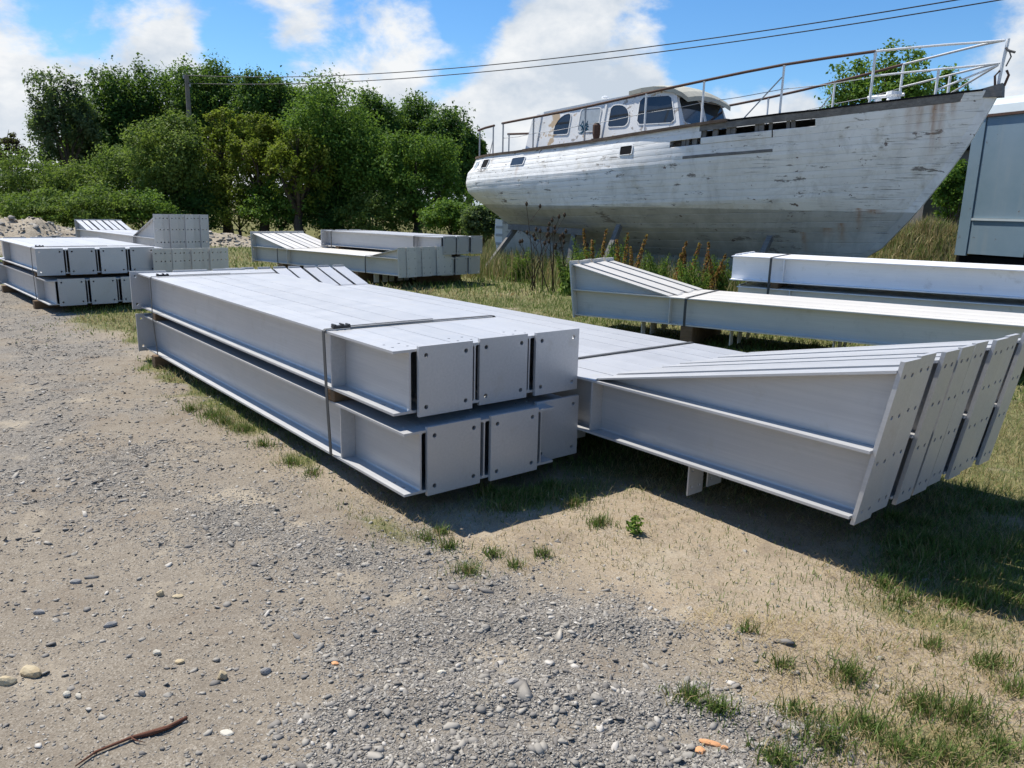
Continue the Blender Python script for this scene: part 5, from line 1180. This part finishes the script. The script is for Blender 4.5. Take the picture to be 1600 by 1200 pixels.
# heaps of spoil by the hedge
def mound(px, py, D, rx, ry, hz, seed, name='spoil_heap'):
    c = at(px, py, D); n = 34; V = []; F = []
    for i in range(n + 1):
        for j in range(n + 1):
            u, v = i / n * 2 - 1, j / n * 2 - 1; d = math.hypot(u, v); hgt = max(0.0, 1 - d) ** 0.8
            k = mnoise.fractal(Vector((u * 3 + seed, v * 3, 0.5)), 0.9, 2.0, 5); x = c.x + u * rx; y = D + v * ry
            V.append((x, y, ground_z(x, y) - 0.05 + hz * hgt * (1 + 0.35 * k)))
    for i in range(n):
        for j in range(n): F.append((i * (n + 1) + j, (i + 1) * (n + 1) + j, (i + 1) * (n + 1) + j + 1, i * (n + 1) + j + 1))
    o = MB().add(V, F).build(name, M_MOUND, smooth=True); tag(o, kind='structure'); V = np.array(V); sel = V[NR.integers(0, len(V), 1100)]; sel = sel[sel[:, 2] > 0.05]
    stones('rubble', sel[:, 0] + NR.normal(0, .05, len(sel)), sel[:, 1] + NR.normal(0, .05, len(sel)), np.clip(NR.lognormal(math.log(0.04), 0.5, len(sel)), .02, .14), 'loose rubble on the spoil heaps', z=sel[:, 2] - 0.01, tone=0.5 + 0.5 * NR.random(len(sel)))
mound(10, 380, 24.0, 2.6, 2.2, 1.15, 1.0); mound(75, 385, 25.5, 2.4, 2.0, 0.85, 4.0); mound(200, 380, 27, 3.0, 1.6, 0.7, 7.0); mound(-90, 390, 22, 2.6, 2.2, 1.0, 9.0); mound(330, 378, 29.5, 3.2, 1.4, 0.5, 12.0)

# grassy bank between the bow and the truck
bc_ = at(1440, 380, 21.5)
def bank_h(x, y): return 1.28 * np.exp(-((x - bc_.x) / 1.9) ** 2 - ((y - 21.5) / 1.3) ** 2) * (0.9 + 0.3 * fbm(x * 1.5, y * 1.5, 3))
gx, gy = np.meshgrid(np.linspace(bc_.x - 4.2, bc_.x + 4.2, 40), np.linspace(18.4, 24.6, 30), indexing='ij'); gz = height(gx, gy) + bank_h(gx, gy) - 0.03
I_ = np.arange(gx.size).reshape(gx.shape); F_ = np.stack([I_[:-1, :-1], I_[1:, :-1], I_[1:, 1:], I_[:-1, 1:]], -1).reshape(-1, 4)
me = np_mesh('grass_bank', np.stack([gx, gy, gz], -1).reshape(-1, 3), F_, M_GROUND, smooth=True); at_ = me.attributes.new('grass', 'FLOAT', 'POINT'); at_.data.foreach_set('value', np.ones(gx.size, np.float32))
tag(mesh_obj('grass_bank', me), kind='structure')
x = NR.normal(bc_.x, 1.4, 9000); y = NR.normal(21.3, 0.9, 9000); k_ = (np.abs(x - bc_.x) < 4) & (y > 18.6) & (y < 24.4); x, y = x[k_], y[k_]
o = blades('grass', x, y, NR.uniform(0.15, 0.5, len(x)), NR.uniform(0.012, 0.028, len(x)), NR.uniform(0.1, 0.8, len(x)), (NR.uniform(0, 1, len(x)) < 0.72) * NR.uniform(0.6, 1, len(x)), NR.uniform(0, 1, len(x)), z=height(x, y) + bank_h(x, y) - 0.03); tag(o, 'golden dry grass on the bank between the bow and the truck', 'grass', kind='stuff')
